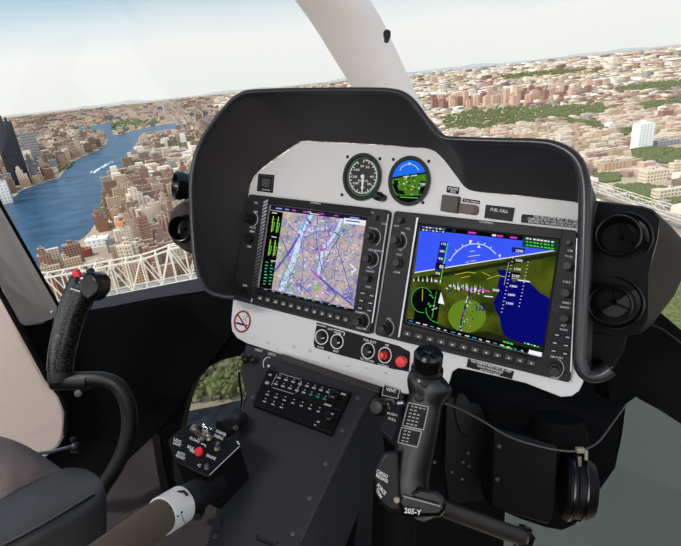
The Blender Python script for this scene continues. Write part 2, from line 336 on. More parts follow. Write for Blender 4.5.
# ---------------- display units
def bil(Q):
    P = [pp(*q) for q in Q]      # TL TR BR BL
    def f(u, v, n=0.0): return (P[0] * (1 - u) + P[1] * u) * (1 - v) + (P[3] * (1 - u) + P[2] * u) * v + EN * n
    return f
def display(name, label, Q, SQ, knobs, sq, keys, btns, brand, ribs):
    t = thing(name, label, 'flight display', pp(*Q[3]))
    fo = bil(Q); fi = bil(SQ)
    def ringo(f, e, n, k=6, r=.02):
        pts = []
        for cu, cv, a0 in ((0, 0, 180), (1, 0, 270), (1, 1, 0), (0, 1, 90)):
            for i in range(k + 1):
                a = R_(a0 + 90 * i / k); ru = r; rv = r * 1.6
                x = (cu - (ru if cu else -ru)) + ru * math.cos(a) * 1; y = (cv - (rv if cv else -rv)) + rv * math.sin(a)
                x = min(1 + e, max(-e, x + (e if cu else -e))); y = min(1 + e, max(-e, y + (e if cv else -e)))
                pts.append(f(x, y, n))
        return pts
    b = MB(); b.loft([ringo(fo, 0, 0), ringo(fo, 0, .0105), ringo(fo, -.006, .012), ringo(fi, .018, .012), ringo(fi, 0, .0065, r=.001)], True); obj('bezel', b, bezelm, t, 30)
    # darker glossy surround of the glass and key row
    b = MB(); x0, y0 = SQ[0]; x1, y1 = SQ[1]; x2, y2 = SQ[2]; x3, y3 = SQ[3]
    fn = lambda x, y: pp(x, y, .0126)
    top = [(x0 - 5, Q[0][1] + (x0 - Q[0][0]) * .118 + 1), (x1 + 4, Q[1][1] - 2.5 - (Q[1][0] - x1) * .11 + 2), (x1 + 2.5, y1 - 1), (x0 - 1.5, y0 - 1.6)]
    b.prism([fn(*p) for p in top], -EN * .003); obj('bezel_trim', b, bezdark, t, 30, .0004, label='glossy black strip above the glass'); b = MB()
    kk0, kk1 = keys[0], keys[1]; dx = kk1[0] - kk0[0]; dy = kk1[1] - kk0[1]; L = math.hypot(dx, dy); nx, ny = -dy / L, dx / L
    def kp(a, c): return (kk0[0] + dx * a + nx * c, kk0[1] + dy * a + ny * c)
    b.prism([fn(*kp(-.035, -5)), fn(*kp(1.035, -5)), fn(*kp(1.03, 6)), fn(*kp(-.045, 6))], -EN * .003)
    obj('bezel_trim', b, bezdark, t, 30, .0004, label='glossy black strip behind the soft keys')
    n = keys[2]; w = .62 / (n - 1)
    for i in range(n):
        a = i / (n - 1); b = MB(); b.prism([pp(*kp(a - w / 2, -2.1), .0155), pp(*kp(a + w / 2, -2.1), .0155), pp(*kp(a + w / 2, 2.1), .0155), pp(*kp(a - w / 2, 2.1), .0155)], -EN * .003)
        o = obj('soft_key', b, keym, t, 35, .0003)
        b = MB(); c = kp(a, 0.3); b.poly([pp(c[0] - 1.2, c[1] + .6, .0158), pp(c[0] + 1.2, c[1] + 1.2, .0158), pp(c[0] + .2, c[1] - 1.1, .0158)]); obj('key_symbol', b, white, o, 0)
    for x, y, r, h, dbl in knobs: knob(t, x, y, r, h, 'knob', dbl)
    for x, y in sq:
        b = MB(); b.prism([pp(x - 3.2, y - 2, .0145), pp(x + 3.4, y - 1.1, .0145), pp(x + 3, y + 2.2, .0145), pp(x - 3.6, y + 1.3, .0145)], -EN * .003); o = obj('side_key', b, bezdark, t, 35, .0003)
        b = MB(); thick(b, lambda a, c: pp(a, c, .0148), [(x - 1.9, y - .1), (x + 1.9, y + .5)], 1.1); obj('key_symbol', b, litm, o, 0)
    b = MB(); fn2 = lambda x, y: pp(x, y, .01225)
    for s, x, y, w_ in btns: text(b, s, (x - w_ / 2, y + .9 - w_ * .07), (x + w_ / 2, y + .9 + w_ * .07), (x - w_ / 2 + .1, y - 1.1 - w_ * .07), fn2)
    for x, y, r in [(k[0], k[1], k[2]) for k in knobs if k[4]]: thick(b, fn2, ell(x, y, r * 1.35, r * 1.6, 12, -70, 70), .5)
    (sx, sy), (ex, ey) = brand; text(b, 'GARMIN', (sx, sy), (ex, ey), (sx + .15, sy - 2.0), lambda x, y: pp(x, y, .0129)); obj('lettering', b, litm, t, 0)
    for (xa, ya), (xb, yb), wd in ribs:  # metal strips, plus thin ones standing for bezel edge highlights
        b = MB(); f4 = lambda x, y: pp(x, y, .0135); nn = 26 if wd > 3 else 1
        for i in range(nn):
            a0 = i / nn; a1 = (i + (.55 if nn > 1 else 1)) / nn
            p0 = (xa + (xb - xa) * a0, ya + (yb - ya) * a0); p1 = (xa + (xb - xa) * a1, ya + (yb - ya) * a1)
            b.prism([f4(p0[0] - wd / 2, p0[1] + wd * .3), f4(p0[0] + wd / 2, p0[1] - wd * .3), f4(p1[0] + wd / 2, p1[1] - wd * .3), f4(p1[0] - wd / 2, p1[1] + wd * .3)], -EN * .0015)
        obj('trim_highlight_strip', b, chrome, t, 0, label='bright strip beside the glass, standing for metal trim and edge highlights')
    return t
mfd = display('flight_display', 'left large screen showing a moving map chart', [(252, 195), (392.5, 211.2), (373.5, 334), (235.3, 299)], [(271.1, 204.8), (368, 217), (354.6, 310.5), (258.6, 287.5)],
    [(251.6, 219, 4.6, .016, True), (250.2, 239, 4.2, .012, False), (244, 292, 3.6, .011, False), (376.6, 218, 2.6, .009, False), (373, 237, 5.6, .020, True), (371.4, 259, 5.2, .018, True), (368.4, 278.5, 3.8, .012, False), (362, 321, 5.4, .018, True), (370, 330, 2.0, .007, False)],
    [(362.7, 293), (371.6, 295.6), (361.2, 300.4), (370.4, 303), (360, 308), (369.2, 310.4)], ((259.8, 297.6), (345.5, 319.4), 12),
    [('VOL', 256, 203, 4), ('NAV', 256, 212, 4), ('VOL ID', 252.6, 227.5, 6), ('EMERG', 252.2, 231.5, 5), ('COM', 249, 246.6, 4), ('HDG', 245, 285.5, 4), ('VOL', 372, 212.5, 4), ('COM', 384, 224, 5), ('VOL SQ', 373, 228.6, 8), ('CRS BARO', 375, 250.5, 14), ('ALT', 370, 267.6, 6), ('RANGE', 370.2, 271.4, 8), ('PAN', 368.2, 287, 5), ('FMS', 360, 312.6, 9), ('PUSH CRSR', 361.5, 328.6, 10)],
    ((310, 203.2), (320.5, 204.6)), [((265.8, 200.5), (253.4, 291.5), 4.6), ((388.3, 214), (372, 323), 1.2), ((252.8, 291.5), (251.4, 302), 1.2)])
pfd = display('flight_display', 'right large screen showing a blue and green artificial horizon', [(396.7, 211.6), (578, 231.5), (570.8, 381.7), (377, 334)], [(420.2, 224.8), (558.9, 240), (541.2, 357), (406.5, 321.8)],
    [(401.6, 220.5, 3.2, .011, False), (399, 241, 5.6, .020, True), (398.6, 263, 4.8, .014, False), (386.5, 328, 5.4, .018, True), (568.6, 243, 2.6, .009, False), (567.6, 266, 4.6, .016, False), (565.6, 292.6, 4.8, .016, False), (564.6, 317.6, 4.6, .016, False), (555.5, 368.3, 6.0, .020, True), (566, 374, 2.0, .007, False)],
    [(557, 334.8), (567.6, 337.2), (554.8, 342.8), (566, 345.4), (553.6, 350.8), (565, 353.6)], ((407.3, 333.6), (531.3, 363), 12),
    [('NAV', 396.6, 226, 5), ('VOL', 408, 228.8, 5), ('ID', 403, 233.2, 4), ('VOL', 400, 249.8, 4), ('AUDIO', 399, 254.6, 6), ('COM', 396.6, 272.4, 6), ('HDG', 388.8, 319, 4), ('COM', 570, 250.8, 5), ('VOL SQ', 568.4, 256.5, 8), ('CRS', 566.6, 282, 8), ('BARO', 566.5, 303, 8), ('RANGE', 564.6, 307.4, 9), ('ALT', 563.4, 325.5, 5), ('PAN', 563.6, 329.8, 7), ('FMS PUSH', 556.5, 357.4, 12), ('CRSR', 555, 378, 8)],
    ((479, 222.3), (493, 224.2)), [((417.4, 217.5), (398.8, 337), 1.7), ((577, 238), (570.6, 372), 1.0)])

# ---- screen drawing
SN = .0068
def layer(k): return lambda x, y: pp(x, y, SN + .00012 * k)
rnd = random.Random(3)
cols = [chartm, E((4, 6, 8)), E((30, 26, 48)), E((205, 222, 240)), E((88, 92, 178)), E((60, 70, 170)), E((200, 60, 190)), E((70, 190, 70)), E((190, 200, 60)), E((40, 40, 60)), E((235, 235, 240)), E((60, 190, 170)), E((150, 150, 205)), E((120, 170, 225)), E((190, 150, 140)), E((205, 200, 225))]
b = MB(); q = [(271.1, 204.8), (368, 217), (354.6, 310.5), (258.6, 287.5)]
rect(b, layer(0), q, 0)
for i in range(260):
    x = 286 + rnd.random() * 66; y = 216 + rnd.random() * 84
    if y > 211 + (x - 271) * .125 + 80: continue
    thick(b, layer(.3 + (i % 5) * .1), [(x, y), (x + rnd.uniform(1, 4), y + rnd.uniform(-3, 3))], rnd.uniform(1, 3.4) * (1 if x < 330 else .5), rnd.choice([12, 12, 12, 3, 15]))
def riv(pts, w, k, mi): thick(b, layer(k), [tuple(p)[:2] for p in cr([(x, y, 0) for x, y in pts], 5)], w, mi)
RL = [(313, 211), (306, 222), (300, 234), (297, 248), (293, 262), (287, 275), (281, 291)]
RR = [(343, 215), (338, 228), (331, 240), (323, 249), (321, 262), (317.5, 275)]
riv(RL, 9, 1, 12); riv(RL, 5.5, 2, 3); riv([(313, 211), (307, 217), (301, 230)], 2.4, 3, 13)
riv(RR, 5.5, 1, 12); riv(RR, 3, 2, 3); riv([(300, 234), (289, 252), (277, 268), (262, 285)], 2.2, 3, 4)
for i in range(1100):
    u, v = rnd.random(), rnd.random(); x = 283 + u * 84 - v * 13; y = 213 + v * 86 + u * 11 + (1 - u) * -4 * v
    if y > 211 + (x - 271) * .125 + 88 - 2 or x > 367.5 - (y - 217) * .143 - 2: continue
    c = rnd.choice([4, 4, 5, 5, 9, 12, 4, 12, 10, 14, 6, 7, 13, 4]); k = 4 + (i % 9) * .12
    if c == 10: thick(b, layer(k), [(x, y), (x + rnd.uniform(.6, 2.6), y + .3)], rnd.uniform(.6, 1.4), c)
    elif c in (7, 14): thick(b, layer(k), ell(x, y, rnd.uniform(1, 2.6), rnd.uniform(1, 2.4), 8), .35, c, True)
    else:
        a = rnd.uniform(0, 6.28); l = rnd.uniform(1, 4.5); thick(b, layer(k), [(x, y), (x + math.cos(a) * l * .6, y + math.sin(a) * l * .6)], rnd.uniform(.35, .8), c)
for pts, w, c in [([(279, 214), (300, 236), (304, 262), (300, 290)], .6, 4), ([(318, 214), (316, 240), (322, 270)], .7, 5), ([(318.6, 277), (334, 290), (352, 305)], 1.6, 4), ([(320, 277), (336.4, 294.8), (331, 302)], 1.0, 5), ([(336, 245), (342, 262), (353, 300)], .9, 4), ([(352, 222), (358, 240), (362, 250)], .6, 12), ([(283, 262), (296, 280), (312, 296)], .7, 4), ([(345, 228), (331, 250), (325, 262)], .7, 5), ([(311, 270), (319, 277)], 1.5, 6), ([(320, 250), (324, 250)], 2.0, 6), ([(277, 228), (290, 258)], .7, 5), ([(305, 240), (335, 236), (364, 246)], .4, 12), ([(290, 295), (330, 262), (362, 262)], .4, 12), ([(322, 301), (330, 303)], 1, 9), ([(334, 232), (340, 236), (336, 242)], 1.0, 9), ([(307, 219), (311, 224)], 1.4, 9), ([(346, 224), (342, 229), (338, 235)], 1.1, 7), ([(350, 264), (356, 270), (352, 272)], 1.4, 10), ([(314, 285), (318, 289), (315, 291)], .9, 7)]:
    thick(b, layer(6), pts, w, c)
thick(b, layer(6), ell(316, 286, 3.4, 3.6, 14), .5, 7, True); thick(b, layer(6), ell(318, 240, 9, 9, 20), .35, 4, True); thick(b, layer(6), ell(330, 274, 5, 5, 16), .35, 5, True)
rect(b, layer(7), [(269.9, 210.3), (283.2, 212.4), (271.6, 289.7), (258.9, 287)], 1)
rect(b, layer(7.5), [(271.1, 204.8), (368, 217), (367.3, 221.6), (270.2, 209.8)], 2)
for x, w, c in [(292, 4, 6), (303, 5, 6), (318, 6, 6), (334, 4, 6), (308, 3, 10), (350, 9, 13), (276, 6, 13), (285, 4, 12)]:
    y = 207.5 + (x - 271) * .125; thick(b, layer(8), [(x, y), (x + w, y + w * .125)], 1.3, c)
rect(b, layer(8), [(308, 212), (322, 213.8), (321.6, 216), (307.6, 214.2)], 9); thick(b, layer(8.5), [(310, 213.4), (319, 214.6)], .8, 10)
rect(b, layer(8), [(344, 217.8), (367, 220.7), (366.3, 226), (343.2, 223)], 10); thick(b, layer(8.5), [(346, 220.4), (360, 222.2)], 1.2, 5)
for (x, y) in [(273.5, 216), (278.5, 216.8), (270.6, 239.5), (275.4, 240.3)]:
    thick(b, layer(8), [(x, y), (x - 2.2, y + 16)], .8, 8); thick(b, layer(8), [(x + 1.2, y + 6), (x - .8, y + 15)], .8, 7)
    for k in range(4): thick(b, layer(8), [(x - 1.6 - k * .45, y + 3 + 3.4 * k), (x + 1.4 - k * .45, y + 3.4 + 3.4 * k)], .6, 7)
for k in range(16):
    x = 263.5 + (k % 2) * 5.5 - (k // 2) * .35 + 2; y = 262 + (k // 2) * 3.1; thick(b, layer(8), [(x, y), (x + rnd.uniform(1.5, 3.6), y + .5)], .9, 11 if k % 3 else 7)
for k in range(3): thick(b, layer(8), [(272 - k * .5, 212.6 + 24 * k), (277 - k * .5, 213.4 + 24 * k)], .8, 10)
rect(b, layer(8), [(258.9, 287.0), (354.2, 309.3), (353.9, 311.3), (258.6, 289)], 1)
for k in range(11): x = 264 + k * 8; thick(b, layer(8.6), [(x, 289.2 + k * 1.87), (x + 3, 289.9 + k * 1.87)], .6, 13)
b.keep = True; obj('screen', b, cols, mfd, 0, label='lit map screen with pale rivers and purple lines')

cols = [terrm, E((58, 88, 250)), E((6, 8, 108)), E((98, 130, 30)), E((4, 5, 6)), E((240, 240, 245)), E((70, 215, 80)), E((215, 60, 200)), E((22, 34, 110)), E((190, 190, 60)), E((26, 60, 40)), E((36, 40, 60)), E((28, 36, 16)), E((60, 150, 200))]
b = MB(); rect(b, layer(0), [(420.2, 224.8), (558.9, 240), (541.2, 357), (406.5, 321.8)], 0)
rect(b, layer(1), [(420.2, 224.8), (558.9, 240), (557.4, 250), (486, 261.2), (414.6, 272.6)], 1)
thick(b, layer(2), [(414.6, 272.6), (486, 261.2), (557.4, 250)], .9, 5)
rect(b, layer(1), [(557.2, 252), (556.6, 256), (470, 272), (413.6, 281), (414, 278)], 12)
def jit(p, a=.7): return [(x + rnd.uniform(-a, a), y + rnd.uniform(-a, a)) for x, y in p]
rect(b, layer(1.5), [(497, 269), (504, 270), (509, 270.6), (510, 276), (513, 282), (519, 280), (527, 281), (534, 287), (541, 293.5), (546, 296), (550.6, 299.4), (542.3, 350), (533, 347), (521, 343), (509, 338.5), (504, 334.6), (501, 327), (499.6, 318), (496, 311), (493.4, 302), (497.6, 294), (498, 284), (500, 276)], 2)
rect(b, layer(1.5), ell(467, 316, 19, 16.5, 26), 3)
rect(b, layer(1.8), [(407, 319), (430, 320), (448, 328), (470, 333), (488, 331), (505, 337), (520, 343), (543.2, 346), (541.2, 357), (406.5, 321.8)], 12)
rect(b, layer(2), [(407.2, 318.6), (542.2, 351.5), (541.2, 357), (406.5, 321.8)], 4)
rect(b, layer(3), [(420.2, 224.8), (446.5, 227.7), (445.6, 233.4), (419.3, 230.6)], 11); rect(b, layer(3), [(446.5, 227.7), (523.5, 236.1), (522.7, 240.6), (445.8, 232.1)], 4)
rect(b, layer(3), [(523.5, 236.1), (558.9, 240), (557.3, 251), (522, 246.6)], 10)
for k in range(2):
    for j in range(7): x = 422.5 + j * 3.3; thick(b, layer(4), [(x, 227 + j * .36 + k * 2.7), (x + rnd.uniform(1.4, 2.6), 227.2 + j * .36 + k * 2.7)], 1.1, 5 if (k + j) % 3 else 13)
for k in range(3):
    for j in range(8): x = 526 + j * 3.6; thick(b, layer(4), [(x, 238.3 + j * .5 + k * 3.3), (x + rnd.uniform(1.6, 3), 238.6 + j * .5 + k * 3.3)], 1.3, 6 if k else 5)
for x, w, c in [(468, 8, 7), (492, 4, 5), (497, 6, 7), (510, 7, 7), (452, 4, 10)]: y = 228.4 + (x - 446) * .115 + 1.4; thick(b, layer(4), [(x, y), (x + w, y + w * .115)], 1.8, c)
rect(b, layer(3), [(440.5, 241), (447.5, 242), (441, 272), (434.6, 271)], 8); thick(b, layer(4), [(447.8, 243), (440, 284)], .8, 6); thick(b, layer(4), [(436.5, 292), (432, 318)], .5, 6)
for k in range(6): x = 443.8 - k * 1.5; y = 243.5 + k * 7.4; text(b, str(110 - 10 * k), (x - 2.4, y + 1.2), (x + 2, y + 1.9), (x - 2.2, y - 1.2), layer(4), 5)
rect(b, layer(5), [(436, 262.5), (445.5, 264), (444.6, 269.4), (435.2, 268)], 4); text(b, '85', (439.2, 268), (443.4, 268.6), (439.6, 264.8), layer(6), 5)
rect(b, layer(3), [(512, 247), (525, 248.5), (524.3, 253.3), (511.4, 252)], 8); text(b, '2200', (515.5, 251.8), (523, 252.7), (515.8, 249.2), layer(4), 5)
thick(b, layer(3.4), [(509, 262), (504, 285)], .25, 5)
for k in range(6):
    x = 519 - k * 1.9; y = 260 + k * 8.6; text(b, str(2200 - 100 * k), (x - 3.4, y + 1.2), (x + 3.6, y + 2), (x - 3.2, y - 1), layer(4), 5)
for k in range(16): x = 512 - k * .75; y = 258 + k * 3.6; thick(b, layer(4), [(x, y), (x + 1.6, y + .2)], .5, 5)
for k in range(14): x = 527.5 - k * .7; y = 262 + k * 3.4; thick(b, layer(4), [(x, y), (x + 1.4, y + .2)], .5, 5)
rect(b, layer(5), [(510.5, 271.6), (520.5, 273), (519.6, 278.8), (509.8, 277.4)], 4); text(b, '2160', (511.6, 276.8), (519.2, 277.8), (512, 274), layer(6), 5); thick(b, layer(4), [(518, 280), (530, 281.8)], 1.2, 5)
arc = [(450, 261), (452.6, 256), (457, 251.5), (463, 246.5), (470, 244), (478, 243.8), (484, 245), (490, 248.4), (496, 254)]
thick(b, layer(4), arc, .7, 5)
for x, y, dx, dy in [(450, 261, -1.6, -1.4), (457, 251.5, -1.6, -2), (463, 246.5, -1, -2), (470, 244, -.4, -2.4), (478, 243.8, .2, -2.2), (484, 245, 1, -2), (490, 248.4, 1.4, -1.8)]: thick(b, layer(4), [(x, y), (x + dx, y + dy)], .6, 5)
b.poly([layer(5)(469.2, 240.2), layer(5)(472.4, 240.6), layer(5)(470.4, 243.6)], 5); b.poly([layer(5)(477, 247.5), layer(5)(480.6, 248), layer(5)(479, 244.8)], 5)
for pts in [[(468, 256.5), (480, 255)], [(470, 251.4), (475, 250.8)], [(471, 261), (476, 260.4)], [(466, 262), (469, 261.8)]]: thick(b, layer(4), pts, .5, 5)
b.poly([layer(4)(499.8, 253.8), layer(4)(501, 255.6), layer(4)(499.8, 257.6), layer(4)(498.4, 255.6)], 5)
for pts in [[(455, 274.5), (468, 272), (476, 273)], [(482, 272), (490, 276)], [(461, 278), (470, 276)], [(487, 279), (498, 275.4), (505, 277)]]: thick(b, layer(4), pts, .6, 9)
for k in range(26):
    x = 448 + k * 1.4; h = rnd.uniform(2, 8); y = 286 + k * .25 + rnd.uniform(-1, 2); b.poly([layer(4)(x - .7, y), layer(4)(x + .7, y), layer(4)(x, y - h)], 5 if k % 3 else 11)
for k in range(18): x = 446 + k * 2; y = 289 + rnd.uniform(-1.6, 2.4); thick(b, layer(4.5), [(x, y), (x + 1.6, y + .6)], rnd.uniform(.7, 1.8), rnd.choice([5, 11, 2, 12, 7]))
for k in range(14): x = 414 + k * 2.2; b.poly([layer(4)(x - .7, 281 + k * .1), layer(4)(x + .7, 281 + k * .1), layer(4)(x, 281 - rnd.uniform(1, 6))], 12 if k % 2 else 5)
thick(b, layer(5), [(470, 291), (467.5, 300), (463.5, 312), (461, 322), (460.6, 331)], 1.5, 2); thick(b, layer(5.2), [(468, 296), (466, 303)], .8, 5)
for k in range(46): t = k / 46; x = 471 - 10 * t + rnd.uniform(-3, 3.6) + (5 if k % 4 == 0 else 0); y = 290 + 41 * t; thick(b, layer(5.4), [(x, y), (x + rnd.uniform(.6, 1.6), y + .3)], rnd.uniform(.6, 1.4), rnd.choice([2, 5, 7, 4, 11]))
for k in range(12): x = 475 + rnd.uniform(-3, 9); y = 306 + rnd.uniform(-2.6, 4); thick(b, layer(5), [(x, y), (x + 1.8, y + .3)], 1.4, 2)
thick(b, layer(5), [(480, 290), (490, 291.6)], 1.6, 7); text(b, '3000', (492.5, 291), (499, 292), (492.8, 288.4), layer(5), 5)
thick(b, layer(5), [(484, 296), (493, 297)], 1, 5)
rect(b, layer(3), [(419, 287.4), (441.5, 290.6), (436.5, 327.3), (413, 321)], 4); rect(b, layer(3.2), ell(422.3, 300, 11.4, 13, 28), 4)
thick(b, layer(4), ell(422.3, 300, 10.8, 12.6, 24, 80, 330), .4, 6); thick(b, layer(4), ell(440, 309, 14, 14, 14, 95, 185), .45, 6); thick(b, layer(4), [(422.6, 289), (422.3, 301)], .6, 9)
for k in range(14): x = 427 + rnd.uniform(0, 9); y = 292 + rnd.uniform(0, 20); thick(b, layer(4.2), [(x, y), (x + 1.8, y + .3)], .7, rnd.choice([6, 10, 5]))
b.poly([layer(4)(441, 292), layer(4)(444.5, 304.6), layer(4)(438, 303)], 5)
for k in range(18): x = 409 + k * 7; y = 320.6 + k * 1.86; thick(b, layer(4), [(x, y), (x + rnd.uniform(2, 4.5), y + .9)], .9, 5 if k % 3 else 13)
for k in range(3): x = 503 + k * 3.6; thick(b, layer(4), [(x, 341.5 + k), (x + 2.8, 342.2 + k)], 1.5, 6); thick(b, layer(4), [(x - 1, 346 + k), (x + 2, 346.8 + k)], 1.2, 6)
for k in range(5): x = 524 + k * 3.2; thick(b, layer(4), [(x, 342.8 + k * .9), (x + 2, 343.4 + k * .9)], 1.1, 5 if k % 2 else 6)
rect(b, layer(5), [(529.2, 349.6), (542.1, 352.6), (541.4, 356.9), (528.6, 353.8)], 5)
b.keep = True; obj('screen', b, cols, pfd, 0, label='lit blue sky and green terrain screen')

# ---------------- round gauges
g = thing('airspeed_gauge', 'round black airspeed gauge with white numbers above the map screen', 'gauge', pp(362, 199))
def gauge_body(t, cx, cy, rx, ry, sk):
    b = MB(); P = lambda k, n: [pp(x, y, n) for x, y in ell(cx, cy, rx * k, ry * k, 48, skew=sk * k)]
    b.loft([P(1, -.02), P(1, .004), P(.97, .007), P(.86, .007), P(.82, .003)], True); obj('bezel', b, bezelm, t, 30)
    return P
P = gauge_body(g, 362, 176.8, 19.4, 24, -1.2)
b = MB(); b.poly(P(.84, .0028), 0); f5 = lambda x, y: pp(x, y, .0031)
def gp(a, r, cx=363, cy=176.6, rx=19.4, ry=24): return (cx + math.cos(R_(a)) * rx * r - 1.2 * r * math.sin(R_(a)), cy + math.sin(R_(a)) * ry * r)
thick(b, f5, [gp(a, .70) for a in range(-85, 250, 8)], .8, 1); thick(b, f5, [gp(a, .75) for a in range(-60, 80, 8)], 1.0, 2)
thick(b, f5, [gp(a, .80) for a in range(-100, 260, 8)], .5, 2)
for k in range(27): a = -90 + k * 12.8; thick(b, f5, [gp(a, .70), gp(a, .58 if k % 2 == 0 else .64)], .9, 1)
for a, s in [(-100, '20'), (-62, '30'), (-140, '140'), (-180, '120'), (143, '100'), (90, '80'), (42, '60'), (0, '40')]:
    x, y = gp(a, .45); w = .95 * len(s); text(b, s, (x - w, y + 1.2), (x + w, y + 1.4), (x - w + .1, y - 1.2), f5, 1)
text(b, 'KNOTS', (358, 181.6), (368, 182.3), (358.2, 179.4), f5, 1); None
b.keep = True; obj('dial', b, [dialm, white, dgreen], g, 0, label='black dial face with white ticks and numbers')
b = MB(); n0 = lambda x, y: pp(x, y, .0045); b.prism([n0(361.6, 177), (n0(364, 177.2)), n0(362.4, 193), n0(361.4, 193)], -EN * .0006); b.lathe(pp(362.8, 176.6, .0031), EN, [(.0035, 0), (.0035, .002), (0, .002)], 16); obj('needle', b, needm, g, 20)
g = thing('standby_horizon', 'round electronic standby gauge with blue and green screen', 'gauge', pp(409, 204))
P = gauge_body(g, 409.2, 180.8, 21.2, 25.2, -1.2)
b = MB(); f0 = lambda x, y: pp(x, y, .0028); E_ = ell(409.2, 180.8, 18, 21.4, 48, skew=-1)
b.poly([f0(*p) for p in E_], 0)
f1 = lambda x, y: pp(x, y, .0030); f2 = lambda x, y: pp(x, y, .0032); f3 = lambda x, y: pp(x, y, .0034)
def clip(side, k=1.0):
    out = []
    for i, (x, y) in enumerate(ell(409.2, 180.8, 17.6 * k, 21 * k, 72, skew=-1)):
        h = 177.2 - (x - 400) * .13
        if (y < h) == (side == 'up') and (y < 196): out.append((x, y))
    ang = lambda p: math.atan2(p[1] - (186 if side != 'up' else 170), p[0] - 409)
    out.sort(key=ang); return out
up_ = [p for p in ell(409.2, 180.8, 17.4, 20.8, 72, skew=-1) if p[1] < 177 - (p[0] - 400) * .13]
up_.sort(key=lambda p: p[0]); b.poly([f1(*p) for p in up_], 1)
dn = [p for p in ell(409.2, 180.8, 17.4, 20.8, 72, skew=-1) if 177 - (p[0] - 400) * .13 <= p[1] < 196]; l_ = sorted([p for p in dn if p[0] < 409], key=lambda p: p[1]); r_ = sorted([p for p in dn if p[0] >= 409], key=lambda p: -p[1]); b.poly([f1(*p) for p in l_ + r_], 2)
for k in range(60):
    x = 409 + rnd.uniform(-13, 14); y = 183 + rnd.uniform(-6, 12); thick(b, f2, [(x, y), (x + rnd.uniform(1, 2.4), y + .2)], rnd.uniform(.7, 1.4), rnd.choice([0, 3, 4, 5, 4, 0, 6]))
thick(b, f3, ell(409.2, 174, 10, 10, 16, 200, 340), .5, 3); thick(b, f3, [(403, 177), (409, 176)], .8, 3); thick(b, f3, [(411, 176), (417, 175)], .8, 3); b.poly([f3(408, 162.6), f3(411, 162.8), f3(409.4, 165.4)], 3)
rect(b, f2, [(420, 181), (425.6, 181), (425, 186), (419.5, 186)], 0); text(b, '100', (420.3, 185.4), (425, 185.8), (420.5, 182.6), f3, 3); rect(b, f2, [(394, 180), (398.5, 180.4), (398, 190), (394, 189)], 0)
thick(b, f3, [(400, 197), (418, 198)], .8, 4)
for qq in ([(392, 184), (397, 184), (400, 195), (396, 193)], [(421, 187), (426, 185), (423, 193), (418, 195)], [(398, 190), (404, 191), (405, 195), (400, 194)]): rect(b, lambda x, y: pp(x, y, .0033), qq, 0)
b.keep = True; obj('screen', b, [E((8, 12, 10)), E((30, 110, 235)), E((70, 120, 30)), E((225, 235, 235)), E((90, 200, 90)), E((190, 190, 50)), E((30, 70, 90))], g, 0, label='lit round screen with horizon')

# ---------------- glare shield
pairs = [((236, 296), (236, 287)), ((222, 294.5), (237, 280)), ((209, 289), (238, 272)), ((201, 275), (239.5, 262)), ((197, 258), (241.5, 248)), ((195, 235), (244, 230)), ((193.5, 205), (247, 210)), ((193.5, 180), (248.5, 194)), ((197, 158), (251, 183)), ((205, 139), (256, 174)), ((219, 119), (270, 162)), ((233, 103), (286, 151)), ((241, 97.5), (295, 145)), ((252, 94), (303, 141)), ((300, 92.5), (330, 142)), ((370, 92.5), (385, 145)), ((394, 94), (412, 147.5)), ((405, 98), (424, 148)), ((414, 106), (434, 151)), ((425, 121), (444, 160)), ((435, 134), (457, 177)), ((444, 140.5), (466, 188)), ((458, 142), (480, 192)), ((500, 143.5), (515, 195)), ((535, 145), (550, 199)), ((552, 148), (568, 201)), ((565, 154.5), (578, 203)), ((574, 164), (586, 206)), ((578.5, 178), (590, 216)), ((580, 200), (591, 240)), ((579, 250), (590, 290)), ((577, 300), (588, 330)), ((574.5, 345), (586, 360)), ((575, 364), (584, 374)), ((581, 376), (590, 381)), ((592, 381), (598, 383)), ((605, 379), (606, 381)), ((614, 373), (613, 377))]
NH = .12
hs = thing('glare_shield', 'black hooded glare shield curving over the instrument panel', 'glare shield', pp(236, 300))
L1 = cr([pp(p[0][0], p[0][1], NH) for p in pairs], 4); L0 = cr([pp(p[1][0], p[1][1], .0005) for p in pairs], 4)
cen = pp(420, 260, 0)
def outw(i, P):
    t = (P[min(i + 1, len(P) - 1)] - P[max(i - 1, 0)]).normalized(); d = t.cross(EN); d = d.normalized()
    return d if d.dot(P[i] - cen) > 0 or True else -d
sg = 1 if outw(60, L1).dot(EY) > 0 else -1
RW_ = [.005 + .006 * max(0, min(1, (i / len(L1) - .62) / .15)) for i in range(len(L1))]
OUT = [p + outw(i, L1) * sg * RW_[i] for i, p in enumerate(L1)]
BK = [p + outw(i, L1) * sg * .016 - EN * (NH + .03) * (1 if EX.dot(p - cen) < .12 else .85) + (L0[i] - L1[i] - EN * (L0[i] - L1[i]).dot(EN)) * .55 for i, p in enumerate(L1)]
b = MB(); MID = [a * .5 + c * .5 + outw(i, L1) * sg * .012 for i, (a, c) in enumerate(zip(L0, L1))]
b.loft([L0, [a * .75 + c * .25 + (m - (a + c) / 2) * .8 for a, c, m in zip(L0, L1, MID)], MID, [a * .2 + c * .8 + (m - (a + c) / 2) * .6 for a, c, m in zip(L0, L1, MID)], L1, OUT, BK], closed=False); obj('hood', b, hoodm, hs, 50)
b = MB(); b.tube([(p + q) / 2 + EN * .002 for p, q in zip(L1, OUT)], [.0016 + w * .55 for w in RW_], 12); obj('rim', b, rimm, hs, 60, label='smooth rounded black edge of the hood')

